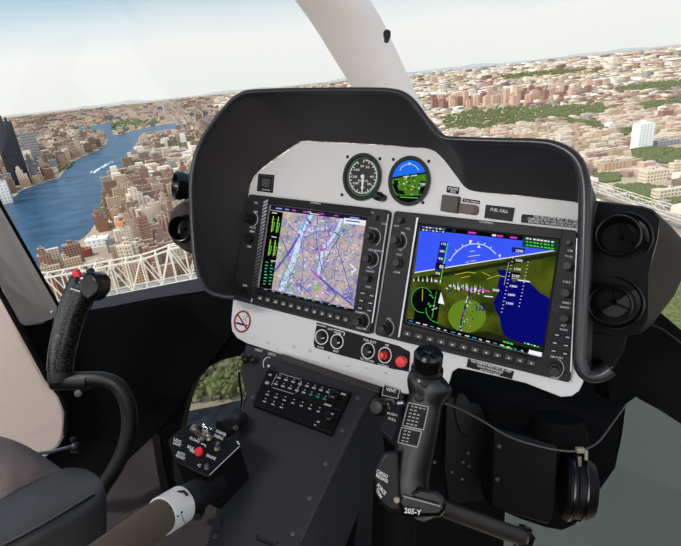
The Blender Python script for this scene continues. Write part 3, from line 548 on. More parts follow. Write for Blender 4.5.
# ---------------- right air vents
def vent(parent, c0, c1, r0, r1, tilt=None):
    a = pp(c0[0], c0[1], c0[2]); e = pp(c1[0], c1[1], c1[2]); ax = (e - a).normalized() if tilt is None else tilt
    s = (a - CAM).dot(CF) / F; s1 = (e - CAM).dot(CF) / F
    b = MB(); b.lathe(a, ax, [(r0 * s, -.004), (r0 * s, .002), (r0 * s * .95, .004), (r0 * s * .88, .001), (r0 * s * .8, -.010), (r0 * s * .5, -.012), (0, -.012)], 40); o = obj('vent_flange', b, black2, parent, 40)
    b = MB(); R = r1 * s1; h = (e - a).length
    b.lathe(a, ax, [(R * .96, -.006), (R * .98, h * .5), (R, h), (R * .97, h + .0015), (R * .9, h + .0005), (R * .86, h - .006), (R * .78, h - .03), (R * .35, h - .034), (0, h - .034)], 40); o = obj('vent_nozzle', b, ventm, parent, 40)
    b = MB(); x = ax.cross(CU).normalized(); y = ax.cross(x)
    for k in range(3):
        d = x * math.cos(k * 2.09 + .6) + y * math.sin(k * 2.09 + .6); b.box(a + ax * (h - .028) + d * R * .4, d * R * .38, ax.cross(d) * .0006, ax * .002)
    b.lathe(a + ax * (h - .03), ax, [(R * .12, 0), (R * .10, .010), (R * .05, .012), (0, .012)], 16); obj('vent_vane', b, blackm, o, 30)
t = thing('air_vent_pod', 'black pod with two round air vents at the right end of the panel', 'air vent', pp(590, 335))
FR = [(595, 200.5, .055), (642, 206, .05), (653, 209.5, .047), (660, 218, .045), (659.5, 232, .05), (648.5, 274, .075), (648, 320, .06), (640, 334, .05), (625, 336.5, .05), (582, 332, .05), (581, 265, .075)]
BR = [(607, 208, -.08), (662, 221, -.08), (672, 227, -.08), (683, 240, -.08), (690, 262, -.08), (674, 296, -.08), (661.5, 312, -.08), (652, 325, -.06), (640, 330, -.06), (592, 328, -.05), (592, 265, -.06)]
b = MB(); f_ = [pp(*p) for p in FR]; k_ = [pp(*p) for p in BR]
ce = sum(f_, V((0, 0, 0))) / len(f_); f2_ = [p + (ce - p) * .04 + EN * .006 for p in f_]
b.loft([k_, f_], True); b.add(f_ + f2_, [[i, (i + 1) % 11, 11 + (i + 1) % 11, 11 + i] for i in range(11)]); b.poly([f2_[i] for i in (0, 1, 2, 3, 4, 5, 10)]); b.poly([f2_[i] for i in (10, 5, 6, 7, 8, 9)]); b.poly(k_)
obj('housing', b, podr, t, 40)
b = MB(); e8 = [pp(x, y, n + .0065) for x, y, n in [(648.2, 273, .07), (654, 252, .062), (658, 236, .052), (658.6, 226, .047)]]; b.tube(cr(e8, 4), .0005, 6)
b.tube([pp(597, 203, .0625), pp(589.5, 234, .073), pp(583, 263, .081)], .0006, 6); obj('stitching', b, stitch, t, 0)
vent(t, (622, 238.5, .060), (617.5, 235, .092), 27, 20.5); vent(t, (613.5, 302.5, .072), (609.5, 304.6, .098), 27, 20)
b = MB(); b.prism([pp(583, 328, .05), pp(626, 334, .03), pp(622, 352, .0), pp(613, 368, -.01), pp(600, 372, -.0), pp(584, 372, .02)], -EN * .02 + EX * .004); obj('lower_cover', b, black2, t, 30, .002)
b = MB(); b.tube([pp(584, 372, .022), pp(598, 372, .003), pp(613, 367, -.006)], .0007, 6); obj('stitching', b, stitch, t, 0)

# ---------------- left air vents
t = thing('air_vent_pod', 'brown-black pod with two round air vents left of the glare shield', 'air vent', pp(190, 252))
b = MB(); fr = [(190, 173), (200, 165), (212, 165), (215, 200), (215, 262), (196, 256), (185, 251), (173, 242), (169, 229), (170, 213), (177, 205), (185, 200)]
b.loft([[pp(x + 4, y, -.10) for x, y in fr], [pp(x, y, -.01) for x, y in fr], [pp(x + (192 - x) * .12, y + (210 - y) * .06, .004) for x, y in fr]], True, True, True); obj('housing', b, podm, t, 40)
vent(t, (186, 229, .004), (179.5, 228.6, .03), 14.5, 12.8, None)
a = pp(190, 187, .015); ax = (-CR * .80 - CF * .5 + CU * .05).normalized(); b = MB(); s = (a - CAM).dot(CF) / F
b.lathe(a, ax, [(15.5 * s, -.01), (15.5 * s, .004), (13 * s, .006), (13 * s, .014), (14.2 * s, .016), (14 * s, .030), (13 * s, .032), (12 * s, .030), (9 * s, .012), (0, .010)], 36); obj('vent_nozzle', b, glossb, t, 40)

# ---------------- windshield post, window panes, sills
b = MB(); loops = []
pl = [((297, -70), (350, -70), .86), ((268, -35), (352, -35), .92)]
lv = [(-60, 250, 332, .90), (0, 290, 374.5, 1.0), (32, 313, 391, 1.06), (77, 341, 412, 1.14), (120, 368, 432, 1.22), (170, 398, 456, 1.32)]
for y, xl, xr, d in lv:
    l = []; n = 12
    for k in range(n + 1):
        u = k / n; x = xl + (xr - xl) * u; bul = math.sin(math.pi * u) ** .7 * .045; l.append(D(x, y + (u - .5) * 14, d - bul + .05 * u))
    for k in range(n - 1, 0, -1):
        u = k / n; x = xl + (xr - xl) * u; l.append(D(x, y + (u - .5) * 14, d + math.sin(math.pi * u) ** .7 * .04 + .05 * u))
    loops.append(l)
lp = [cr([L[i] for L in loops], 4) for i in range(len(loops[0]))]; b.loft([[lp[i][k] for i in range(len(lp))] for k in range(len(lp[0]))], True, True, True)
post = struct(obj('trim_1', b, postm, None, 60)); 
b = MB(); c = D(387, 34, 1.03); b.lathe(c, (-CF - CR * .1).normalized(), [(.008, -.01), (.008, .004), (.005, .006), (0, .006)], 16); b.lathe(c - CU * .009, -CF, [(.006, -.01), (.006, .008), (.003, .010), (0, .010)], 12); o = obj('hook', b, black2, None, 30); tag(o, 'tiny black clip fastened on the white windshield post', 'clip')

def pane(name, pts, m, bul=.05, th=.004):
    """curved pane: grid between a left and a right pixel column"""
    (L_, R2) = pts; n = 14; rows = []
    lc = cr([V((x, y, d)) for x, y, d in L_], 5); rc = cr([V((x, y, d)) for x, y, d in R2], 5)
    fr = [[None] * (n + 1) for _ in lc]; bk = [[None] * (n + 1) for _ in lc]
    for i, (a, c) in enumerate(zip(lc, rc)):
        for k in range(n + 1):
            u = k / n; p = a * (1 - u) + c * u; dd = bul * math.sin(math.pi * u); fr[i][k] = D(p.x, p.y, p.z + dd); bk[i][k] = D(p.x, p.y, p.z + dd + th)
    b = MB(); b.loft([f + k[::-1] for f, k in zip(fr, bk)], True, True, True)
    return struct(obj(name, b, m, None, 40))
pane('window_1', ([(-90, -60, 1.15), (-40, 100, 1.25), (10, 230, 1.3), (60, 330, 1.32)], [(290, -60, 1.0), (365, 70, 1.2), (395, 130, 1.3), (440, 220, 1.4)]), glassm)
pane('window_2', ([(300, -60, 1.0), (375, 60, 1.2), (400, 120, 1.3), (440, 200, 1.4)], [(800, -60, 1.05), (800, 60, 1.15), (800, 200, 1.2), (800, 330, 1.2)]), glassm)

b = MB(); b.prism([D(50, 322, 1.12), D(40, 312, 1.13), D(57, 305.5, 1.16), D(97, 298.2, 1.2), D(150, 288.6, 1.24), D(200, 278, 1.27), D(230, 272, 1.28), D(232, 292, 1.2), D(205, 291, 1.2), D(150, 299, 1.17), D(97, 309, 1.13)], CF * .05 - UP * .01); struct(obj('trim_2', b, sillm, None, 30, .004), 'dark purple-grey window sill')
b = MB(); b.tube([D(-30, 146, .95), D(1.5, 206, 1.0), D(30.5, 257, 1.04), D(58, 305, 1.08), D(59.5, 311, 1.08)], .0035, 8)
b.tube([D(-30, 225, .82), D(0, 292, .845), D(21, 330, .86), D(47, 378, .89), D(61, 396, .9), D(67, 412, .91), D(65.5, 435, .91)], .0045, 8)
b.tube([D(57, 306, 1.15), D(57, 320, 1.12)], .003, 8); struct(obj('trim_3', b, blackm, None, 40), 'black rubber window seal')
b = MB(); b.prism([D(-60, 110, .95), D(-30, 148, .97), D(0, 207, 1.02), D(28, 258, 1.06), D(55, 306, 1.10), D(57, 319, 1.08), D(52, 322.5, 1.07), D(24, 326.5, 1.02), D(18, 323, 1.0), D(0, 284, .95), D(-60, 180, .86)], CF * .012); struct(obj('trim_4', b, beigem, None, 30, .004), 'beige door post')
b = MB(); b.prism([D(-60, 195, .84), D(0, 300, .86), D(22, 338, .88), D(44, 379, .9), D(58, 396, .91), D(64, 410, .92), D(65, 420, .92), D(63, 436, .92), D(57, 447, .91), D(30, 470, .9), D(-60, 470, .84)], CF * .012); struct(obj('door_1', b, beigem, None, 30, .005), 'beige inner door panel')
for k_, (x, y) in enumerate(((52.5, 312), (16.5, 322.5))):
    b = MB(); b.lathe(D(x, y, .99), -CF, [(.004, 0), (.003, .002), (0, .0025)], 12); o = obj('trim_bolt', b, chrome, None, 30); tag(o, ('small bright bolt at the foot of the beige door post', 'small bright bolt at the lower left corner of the beige door post')[k_], 'bolt')
# black structure of the nose
def slab(name, pts, m, vec, label=None, kind=True, bev=0):
    b = MB(); b.prism([D(*p) for p in pts], vec); o = obj(name, b, m, None, 30, bev)
    if kind: struct(o, label)
    return o
slab('wall_left', [(-80, 170, .93), (0, 286, .98), (20, 325, 1.04), (57, 320, 1.13), (97, 308, 1.16), (150, 298, 1.2), (205, 290, 1.22), (268, 285, 1.22), (270, 352, 1.18), (236, 356.5, 1.2), (222, 360, 1.2), (207, 367.5, 1.2), (194, 383, 1.2), (187, 400, 1.19), (181, 425, 1.18), (174, 470, 1.15), (160, 500, 1.1), (152, 440, 1.12), (100, 492, 1.02), (40, 480, .95), (-80, 470, .9)], blackm, CF * .05, 'black side structure of the nose')
slab('floor', [(92, 495, .98), (152, 437, 1.1), (157, 470, 1.06), (163, 500, 1.0), (230, 480, 1.0), (240, 640, .8), (40, 640, .8), (40, 520, .9)], carpet, CF * .04, 'brown-grey carpet')
slab('wall_front', [(262, 240, 1.1), (600, 220, .95), (660, 300, .95), (641, 394, .95), (634, 398, .95), (626, 404, .95), (622, 435, .93), (615, 468, .92), (598, 492, .92), (584, 515, .91), (574, 525, .91), (562, 530, .90), (545, 527, .9), (521, 519, .9), (505, 512, .9), (500, 640, .8), (150, 640, .9), (190, 520, 1.05), (228, 470, 1.08), (240, 436, 1.1), (244, 402, 1.12), (252, 380, 1.14), (259, 358, 1.15)], blackm, CF * .05, 'black front bulkhead under the panel')
slab('wall_right', [(660, 312, .8), (681, 330, .78), (760, 380, .72), (1000, 532, .6), (1000, 626, .6), (760, 470, .72), (681, 419.5, .78), (660, 408, .8), (641, 396, .82), (610, 400, .84), (600, 330, .84)], blackm, CF * .05, 'black right door sill structure')
b = MB(); b.tube([D(650, 324, .79), D(664, 330, .778), (D(690, 350, .765))], .002, 8); o = struct(obj('trim_5', b, black2, None, 30), 'thin black sill moulding')
pane('window_3', ([(170, 340, 1.35), (165, 400, 1.32), (150, 480, 1.25), (140, 560, 1.2)], [(290, 340, 1.35), (285, 400, 1.32), (280, 480, 1.25), (280, 560, 1.2)]), tintl, .02)
pane('window_4', ([(480, 380, 1.25), (470, 440, 1.2), (460, 500, 1.15), (450, 620, 1.05)], [(830, 380, 1.15), (830, 440, 1.1), (830, 500, 1.05), (830, 620, .95)]), tintm, .06)
b = MB(); b.tube(cr([D(239, 372, 1.25), D(240, 385, 1.24), D(242, 400, 1.23), (D(240, 412, 1.2))], 4), .0035, 8); b.tube(cr([D(194, 372, 1.17), D(188, 380, 1.17), D(184, 392, 1.16)], 4), .0012, 6); struct(obj('trim_6', b, glossb, None, 40), 'glossy edge fold of the lower window')
# unseen cabin shell, added to keep sun and ground light off the interior
AFd = UP.cross(EX).normalized()
if AFd.dot(CF) < 0: AFd = -AFd
AU = EX.cross(AFd).normalized()
if AU.dot(UP) < 0: AU = -AU
def AC(x, y, z): return CAM + EX * x + AFd * y + AU * z
cabm = mat('cabin_black', (22, 22, 24), .8)
def wallbox(name, x0, x1, y0, y1, z0, z1, m=None, label=None):
    b = MB(); b.box(AC((x0 + x1) / 2, (y0 + y1) / 2, (z0 + z1) / 2), EX * (x1 - x0) / 2, AFd * (y1 - y0) / 2, AU * (z1 - z0) / 2); return struct(obj(name, b, m or cabm, None, 0), label)
wallbox('ceiling', -1.14, .49, -1.5, .75, .42, .46, beigem, 'cabin roof above the seats')
wallbox('floor', -1.14, .49, -1.5, .42, -1.16, -1.12, None, 'black cabin floor under the seats')
wallbox('wall_left', -1.14, -1.10, -1.5, .36, -1.12, -.40, None, 'lower left cabin side')
wallbox('wall_right', .45, .49, -1.5, .9, -1.12, -.52, None, 'lower right cabin side')
wallbox('wall_back', -1.14, .49, -1.54, -1.5, -1.12, .0, None, 'rear cabin bulkhead')
wallbox('trim_7', -1.14, -1.10, -1.5, .45, .24, .42, beigem, 'roof edge above the left door')
wallbox('trim_8', .45, .49, -1.5, .7, .24, .42, beigem, 'roof edge above the right door')

slab('trim_9', [(150, 436, 1.16), (179.5, 431, 1.15), (186, 437, 1.14), (242, 437, 1.14), (244, 520, 1.05), (150, 540, 1.0)], blackm, CF * .03, 'black lower edge of the lower left window')
# ---------------- centre console
def plane3(a, b_, c):
    n = (b_ - a).cross(c - a).normalized()
    if n.dot(CAM - a) < 0: n = -n
    def f(x, y, k=0.0):
        r = ray(x, y); o = a + n * k
        return CAM + r * ((o - CAM).dot(n) / r.dot(n))
    f.n = n; return f
cf = plane3(D(262, 356, .91), D(378, 387, .80), D(299, 546, .58))
con = thing('centre_console', 'dark grey sloping console running down from the instrument panel', 'console', cf(255, 560))
top = [(246, 344), (262, 349), (281, 354), (325, 371), (378, 388), (368, 403), (299, 546), (270, 606), (182, 606), (208, 540), (247, 395), (240, 372)]
b = MB(); b.prism([cf(x, y) for x, y in top], -cf.n * .16); obj('console_body', b, consolem, con, 30, .0015)
b = MB(); b.prism([cf(x, y, .003) for x, y in [(282, 353.5), (380, 386), (379, 392), (281, 359.5)]], -cf.n * .003); obj('edge_strip', b, darksw, con, 30, .0005)
for x, y in [(358, 398), (342, 430), (326, 463.5), (310, 498), (293, 533.5), (253.5, 397), (215.5, 536), (322, 369.5), (237, 427)]:
    b = MB(); s = (cf(x, y) - CAM).dot(CF) / F; b.lathe(cf(x, y), cf.n, [(3.0 * s, 0), (2.8 * s, .001), (1.6 * s, .0022), (0, .0024)], 14); obj('screw', b, keym, con)
b = MB(); s = .8 / F
thick(b, lambda x, y: cf(x, y, .0008), [(361, 408), (301, 541)], .9); obj('edge_line', b, keym, con, 0)
b = MB(); fn = lambda x, y: cf(x, y, .0006)
thick(b, fn, [(258, 534), (256.5, 539.5), (273, 546)], 1.2); thick(b, fn, [(276, 545), (278, 541)], 1.2)
for k in range(8): thick(b, fn, [(260 + k * 2, 537 + k * .8), (259.2 + k * 2, 540.5 + k * .8)], .7)
thick(b, fn, [(219.5, 519), (223, 521), (220, 526)], 1); obj('marking', b, placm, con, 0, label='black stencilled mark near the lower end')
# small heater switch corner
b = MB(); fn = lambda x, y: cf(x, y, .0008); text(b, 'HEAT', (255, 350.6), (262.6, 352.4), (255.2, 348.2), fn); text(b, 'DEFOG', (268, 354.6), (275.5, 356.4), (268.4, 352), fn); thick(b, fn, ell(268.6, 364, 5.5, 6.8, 14, 150, 290), .8); obj('lettering', b, white, con, 0)
for x, y, r in [(247.5, 361.5, 4.2), (255.5, 361.8, 4.0)]:
    b = MB(); s = (cf(x, y) - CAM).dot(CF) / F; b.lathe(cf(x, y, 0), (cf.n - CR * .3).normalized(), [(r * s, 0), (r * s, .010), (r * .7 * s, .012), (r * .6 * s, .018), (0, .019)], 18); obj('knob', b, knobm, con)
b = MB(); b.tube([cf(268.6, 365, 0), cf(268.6, 366, .018)], .0022, 8); obj('toggle', b, chrome, con)
ru = thing('audio_panel', 'small black audio control panel with rows of keys on the grey console', 'audio panel', cf(251, 404))
b = MB(); b.prism([cf(x, y, .009) for x, y in [(268.5, 368.5), (351, 392), (341.5, 411), (260, 385.5)]], -cf.n * .009); b.prism([cf(x, y, .008) for x, y in [(259.5, 386.5), (341, 412), (331.5, 433.5), (252.5, 404)]], -cf.n * .008); obj('faceplate', b, placm, ru, 30, .0008)
U = lambda u, v, n=.0093: cf((268.5 + 82.5 * u) * (1 - v) + (260 + 81.5 * u) * v, (368.5 + 23.5 * u) * (1 - v) + (385.5 + 25.5 * u) * v, n)
Lw = lambda u, v, n=.0083: cf((259.5 + 81.5 * u) * (1 - v) + (252.5 + 79 * u) * v, (386.5 + 25.5 * u) * (1 - v) + (404 + 29.5 * u) * v, n)
b = MB()
def dash(fn, u, v, w, h, mi=0):
    w *= .85; h *= .75
    b.poly([fn(u - w / 2, v - h / 2), fn(u + w / 2, v - h / 2), fn(u + w / 2, v + h / 2), fn(u - w / 2, v + h / 2)], mi)
for r in range(2):
    for k in range(8): dash(U, .16 + k * .085, .32 + r * .36, .05, .12, 1 if (k > 4 and r == 1) else 0); dash(U, .16 + k * .085, .18 + r * .36, .02, .06, 0)
for x0, y0, x1, y1 in [(.12, .08, .42, .08), (.12, .9, .42, .9), (.12, .08, .12, .9), (.42, .08, .42, .9)]: dash(U, (x0 + x1) / 2, (y0 + y1) / 2, abs(x1 - x0) + .008, abs(y1 - y0) + .04, 0)
dash(U, .05, .3, .04, .14); dash(U, .06, .75, .05, .2); dash(U, .93, .2, .07, .12); dash(U, .82, .92, .1, .12)
for k in range(7): dash(Lw, .12 + k * .105, .28, .045, .09); dash(Lw, .12 + k * .105, .1, .02, .07)
for k in range(3): dash(Lw, .12 + k * .105, .66, .045, .09); dash(Lw, .12 + k * .105, .5, .02, .07)
dash(Lw, .9, .2, .07, .1); dash(Lw, .8, .72, .04, .1); dash(Lw, .78, .9, .03, .08)
obj('lettering', b, [E((150, 150, 155), .8), E((50, 120, 105), .8)], ru, 0)
for p, r in ((U(.85, .5, .009), .0085), (Lw(.92, .5, .008), .006)):
    b = MB(); b.lathe(p, cf.n, [(r, 0), (r, .008), (r * .7, .010), (r * .65, .015), (0, .016)], 22); obj('knob', b, knobm, ru)
# vent control plate
t = thing('vent_control', 'small black control plate lettered VENT beside the cyclic grip', 'control plate', D(392, 415, .72))
vf = plane3(D(382, 384, .74), D(401, 390, .72), D(380, 430, .68))
b = MB(); b.prism([vf(x, y) for x, y in [(384, 383.5), (400.5, 388.5), (398, 420), (392, 440), (380, 430), (381, 398)]], -vf.n * .02); obj('plate', b, bezelm, t, 30, .002)
b = MB(); fv = lambda x, y: vf(x, y, .0012); text(b, 'VENT', (386, 390.6), (396, 393.2), (386.4, 387.4), fv); text(b, 'PUSH', (387, 414), (397, 416.5), (387.3, 411.8), fv); text(b, 'PULL', (388, 419.5), (396, 421.5), (388.3, 417), fv); thick(b, fv, [(383.6, 384.8), (399.6, 389.6), (397.8, 398.6), (382, 395)], .5, closed=True); obj('lettering', b, white, t, 0)
b = MB(); b.lathe(D(379, 407, .70), (-CF - CR * .5 + CU * .2).normalized(), [(.012, -.01), (.012, .006), (.009, .012), (0, .013)], 24); obj('knob', b, knobm, t)
b = MB(); b.tube([D(389, 409, .69), D(388, 404, .68)], .002, 8); b.tube([D(384, 404, .69), D(386, 399.5, .685), D(392, 399.5, .685), D(394, 404, .69)], .0018, 8); b.tube([D(398, 403.5, .69), D(404, 403, .685)], .0035, 10); obj('toggle', b, chrome, t, label='bright metal toggle')

lt = thing('added_fill_lamp', 'unseen fill lamp added under the roof behind the seats', 'lamp', AC(-.35, -.35, .415))  # unseen fill lamp, added to brighten the upper panel
b = MB(); b.box(AC(-.35, -.35, .415), EX * .16, AFd * .1, AU * .006); obj('fill_housing', b, bezelm, lt, 0)
b = MB(); b.box(AC(-.35, -.35, .408), EX * .14, AFd * .08, AU * .002); obj('fill_diffuser', b, E((250, 246, 240)), lt, 0)
al = bpy.data.lights.new('fill_light', 'AREA'); al.shape = 'RECTANGLE'; al.size = .28; al.size_y = .16; al.energy = 10; al.color = (1, .98, .96)
lo = bpy.data.objects.new('fill_light', al); COL.objects.link(lo); lo.location = AC(-.35, -.35, .40); lo.rotation_euler = (pp(380, 150) - AC(-.35, -.35, .40)).to_track_quat('-Z', 'Y').to_euler()
# ---------------- pilot cyclic grip (centre)
cy = thing('cyclic_grip', 'large black cyclic stick grip with placards in front of the console', 'control stick', D(400, 546, .55))
prof = [(371, 413, 441, .556, .016), (376, 409, 446, .554, .019), (383, 407, 451, .552, .021), (390, 407.5, 452, .551, .021), (397, 409, 446, .55, .019), (404, 407.5, 442, .55, .018), (420, 403, 439.5, .548, .018), (440, 397.5, 436, .546, .018), (460, 392.5, 432, .545, .018), (478, 388, 429, .545, .019), (488, 385, 430, .545, .02), (498, 383, 437, .545, .022), (507, 385, 442, .545, .022), (514, 392, 434, .545, .02), (518, 402, 424, .545, .012)]
def pf(y):
    for a, c in zip(prof, prof[1:]):
        if y <= c[0] or c is prof[-1]:
            u = max(0, min(1, (y - a[0]) / (c[0] - a[0]))); return [a[k] * (1 - u) + c[k] * u for k in range(5)]
b = MB(); lp = []
for i in range(50):
    y = 371 + (518 - 371) * i / 49; _, xl, xr, d, hd = pf(y); c = (xl + xr) / 2; hw = (xr - xl) / 2
    lp.append([D(c + hw * math.cos(2 * math.pi * k / 32), y + 4 * math.cos(2 * math.pi * k / 32), d - hd * math.sin(2 * math.pi * k / 32)) for k in range(32)])
b.loft(lp, True, True, True); obj('grip_body', b, mat('grip_black', (20, 20, 23), .3, 0, .1, 40, spec=.6), cy, 60)
def bs(x, y, e=.0008):
    _, xl, xr, d, hd = pf(y - 4 * ((x - (pf(y)[1] + pf(y)[2]) / 2) / ((pf(y)[2] - pf(y)[1]) / 2))); c = (xl + xr) / 2; hw = (xr - xl) / 2; u = max(-.97, min(.97, (x - c) / hw))
    return D(x, y, d - hd * math.sqrt(1 - u * u) - e)
b = MB(); ax = (CU * .9 - CF * .45).normalized(); c = D(427, 370, .55); b.lathe(c, ax, [(.0165, -.008), (.0185, -.002), (.0185, .002), (.0155, .004), (.0150, .010), (.0165, .012), (.0165, .022), (.014, .0255), (.006, .026), (.005, .029), (0, .029)], 36)
for k in range(5): a = 2 * math.pi * k / 5; d = CR * math.cos(a) + ax.cross(CR).normalized() * math.sin(a); b.box(c + ax * .026 + d * .008, d * .005, ax.cross(d) * .0015, ax * .0012)
obj('trim_hat', b, glossb, cy, 35, label='ribbed round hat switch on top')
b = MB(); b.lathe(bs(419.5, 397, -.002), (-CF + CU * .1).normalized(), [(.0055, 0), (.0055, .003), (.0035, .004), (0, .004)], 20); b.lathe(bs(424, 383, -.002), (-CF + CU * .1).normalized(), [(.005, 0), (.005, .003), (.003, .004), (0, .004)], 20); obj('button', b, black2, cy)
b = MB()
for q, lines in (([(408.6, 402.6), (428.4, 407), (423.5, 430), (402.5, 425.3)], 6), ([(401.5, 427.3), (421.5, 431.6), (417.5, 447.2), (397.8, 442.4)], 4)):
    for j in range(6): # curved placard strips
        for i in range(6):
            def qq(u, v): return ((q[0][0] * (1 - u) + q[1][0] * u) * (1 - v) + (q[3][0] * (1 - u) + q[2][0] * u) * v, (q[0][1] * (1 - u) + q[1][1] * u) * (1 - v) + (q[3][1] * (1 - u) + q[2][1] * u) * v)
            b.poly([bs(*qq(u, v)) for u, v in ((i / 6, j / 6), ((i + 1) / 6, j / 6), ((i + 1) / 6, (j + 1) / 6), (i / 6, (j + 1) / 6))])
obj('placard', b, placm, cy, 0)
b = MB()
for q, n in (([(408.6, 402.6), (428.4, 407), (423.5, 430), (402.5, 425.3)], 6), ([(401.5, 427.3), (421.5, 431.6), (417.5, 447.2), (397.8, 442.4)], 4)):
    def sub(p, q_, k=6): return [(p[0] + (q_[0] - p[0]) * i / k, p[1] + (q_[1] - p[1]) * i / k) for i in range(k + 1)]
    for i in range(4): thick(b, lambda x, y: bs(x, y, .0012), sub(q[i], q[(i + 1) % 4]), 1.1)
    for k in range(n):
        v = (k + .8) / (n + .6); x0 = q[0][0] * (1 - v) + q[3][0] * v; y0 = q[0][1] * (1 - v) + q[3][1] * v
        for j in range(rnd.randint(2, 4)): xx = x0 + 3 + j * 4; thick(b, lambda x, y: bs(x, y, .0012), [(xx, y0 + .7 + j * .9), (xx + 2.8, y0 + 1.3 + j * .9)], 1.2)
obj('lettering', b, mat('placard_grey', (150, 148, 145), .5), cy, 0)
b = MB()
for s_, bl, br, tl in [('CARGO', (376.2, 472.6), (387, 478.6), (377.5, 469.2)), ('RELEASE', (376, 476.6), (387.6, 483.2), (376.6, 473.4))]: text(b, s_, bl, br, tl, lambda x, y: D(x, y, .5185))
text(b, 'FORCE', (376.5, 486), (384.5, 495.5), (378.5, 483), lambda x, y: D(x, y, .5185)); text(b, 'TRIM', (375.5, 490.5), (380.6, 498.8), (377.2, 488), lambda x, y: D(x, y, .5185))
text(b, '205-Y', (404, 513), (421, 515.4), (404.6, 507.6), lambda x, y: D(x, y, .520)); obj('lettering', b, white, cy, 0, label='white stencilled lettering at the base')
b = MB(); b.loft([[D(x, y, d) for x, y in [(384, 452), (398, 450), (402, 512), (390, 512), (380, 504), (375, 492), (374, 470)]] for d in (.555, .521)], True, True, True); obj('base_lobe', b, black2, cy, 30, .004)
b = MB(); b.loft([[D(x, y, d) for x, y in [(395, 500), (420, 487), (438, 491), (446, 500), (447, 510), (440, 517), (405, 518)]] for d in (.55, .523)], True, True, True); obj('base_lobe', b, glossb, cy, 30, .005)
b = MB(); b.lathe(D(396.5, 499.5, .5215), -CF, [(.0040, -.002), (.0040, .001), (.003, .0022), (0, .0022)], 18); obj('screw', b, alum, cy, label='brass-coloured screw head')
b = MB(); b.tube([D(403, 496, .5195), D(440, 506, .5195)], .0008, 8); obj('edge_highlight_rod', b, chrome, cy, 30, label='edge highlight modelled as a thin bright rod')  # chrome rod stands in for a highlight along the base edge
b = MB(); b.tube([D(402, 505, .56), D(400, 530, .56), D(397, 620, .56)], .0185, 20); obj('stick_tube', b, blackm, cy, 60)
b = MB(); b.tube([D(432, 503, .55), D(450, 511, .56), D(521, 537, .60)], [.0095, .0095, .0105], 18); obj('cross_arm', b, mat('arm_brownblack', (40, 34, 32), .45), cy, 60)
b = MB(); a = D(519, 536, .60); ax = (D(533, 541, .612) - a).normalized(); b.lathe(a, ax, [(.011, 0), (.013, .003), (.013, .012), (.009, .016), (0, .017)], 20)
for k in range(8):
    x = ax.cross(UP).normalized(); y = ax.cross(x); d = x * math.cos(k * .785) + y * math.sin(k * .785); b.box(a + ax * .0075 + d * .013, d * .0018, ax.cross(d) * .002, ax * .0045)
obj('end_cap', b, glossb, cy, 30)

# ---------------- copilot cyclic (left)
lc = thing('cyclic_grip', 'black carbon-textured stick grip with a red button by the left window', 'control stick', D(103, 480, .82))
d0 = .80; s = d0 / F
b = MB(); path = cr([D(60.5, 370, d0), D(62, 355, d0), D(65.5, 338, d0), D(71, 317, d0), D(79, 296, d0), D(84.5, 284, d0), D(88, 277, d0)], 5); n = len(path)
b.tube(path, [s * ((12.2 + 2.2 * min(1, i / n * 1.6)) * (1 if i < n - 5 else (1, .97, .92, .84, .72, .5)[i - n + 5])) for i in range(n)], 28); obj('grip_body', b, carbonm, lc, 60)
b = MB(); ax = (D(92, 268, d0 - .01) - D(84, 288, d0)).normalized(); b.prism([D(x, y, d0 - .026) for x, y in [(79, 277), (85, 271.5), (93, 271.5), (99, 280), (98.5, 291), (93, 299), (86, 303), (81, 296), (77, 286)]], CF * .045); obj('grip_head', b, glossb, lc, 30, .006, segs=3)
b = MB(); ax = (-CR * .25 + CU * .9 - CF * .3).normalized(); b.lathe(D(78.5, 277, d0 - .014), ax, [(.0062, -.004), (.0062, .010), (.0052, .0125), (0, .013)], 20); obj('trigger_button', b, redbtn, lc, 35, label='red button on the grip head')
b = MB(); b.lathe(D(91.5, 273.5, d0 - .01), ax, [(.0065, -.004), (.0065, .006), (.004, .009), (0, .009)], 16); obj('button', b, knobm, lc)
b = MB()
for k in range(5): thick(b, lambda x, y: D(x, y, d0 - .0285), [(70.5 + k * 2, 288.6 + k * .6), (72 + k * 2, 289 + k * .6)], 1.3)
thick(b, lambda x, y: D(x, y, d0 - .0285), [(80, 278.6), (83, 277.8)], 1.8); obj('lettering', b, white, lc, 0)
b = MB(); b.lathe(D(58.5, 336.5, d0 - .022), -CF, [(.0045, 0), (.0045, .002), (0, .003)], 14); obj('screw', b, keym, lc)
b = MB(); b.lathe(D(61, 384, d0), (D(60.5, 360, d0) - D(61, 384, d0)).normalized(), [(.014, 0), (.019, .006), (.0195, .026), (.0175, .032), (0, .033)], 24); b.lathe(D(58, 381, d0), CR, [(.0145, -.008), (.0145, .052), (0, .053)], 20); obj('collar', b, black2, lc, 35, .001)
b = MB(); b.tube(cr([D(62, 381, d0), D(82, 379, d0), D(103, 379.5, d0), D(118, 386, d0), D(127, 402, d0), D(129.5, 425, d0), D(124, 450, d0), D(113, 472, d0), D(100, 492, d0), D(88, 520, d0)], 5), .0125, 16); obj('curved_tube', b, black2, lc, 60)
b = MB(); b.lathe(D(79, 393, d0 - .01), -CF, [(.006, 0), (.006, .004), (.003, .005), (0, .005)], 12); obj('bolt', b, keym, lc)
t = thing('door_strap_rod', 'thin metal rod with a small knob beside the taupe seat', 'rod', D(52, 452, .8))
b = MB(); b.tube([D(26, 455, .76), D(50, 452, .79), D(72, 446.5, .82)], .0028, 10); obj('rod', b, chrome, t, 60)
b = MB(); b.ball(D(75.5, 446.5, .82), .008, 14, 8); b.box(D(76, 450, .825), CR * .007, CU * .004, CF * .004); b.lathe(D(73, 441, .82), CU, [(.004, 0), (.005, .006), (0, .007)], 10); obj('rod_end', b, black2, t, 30)

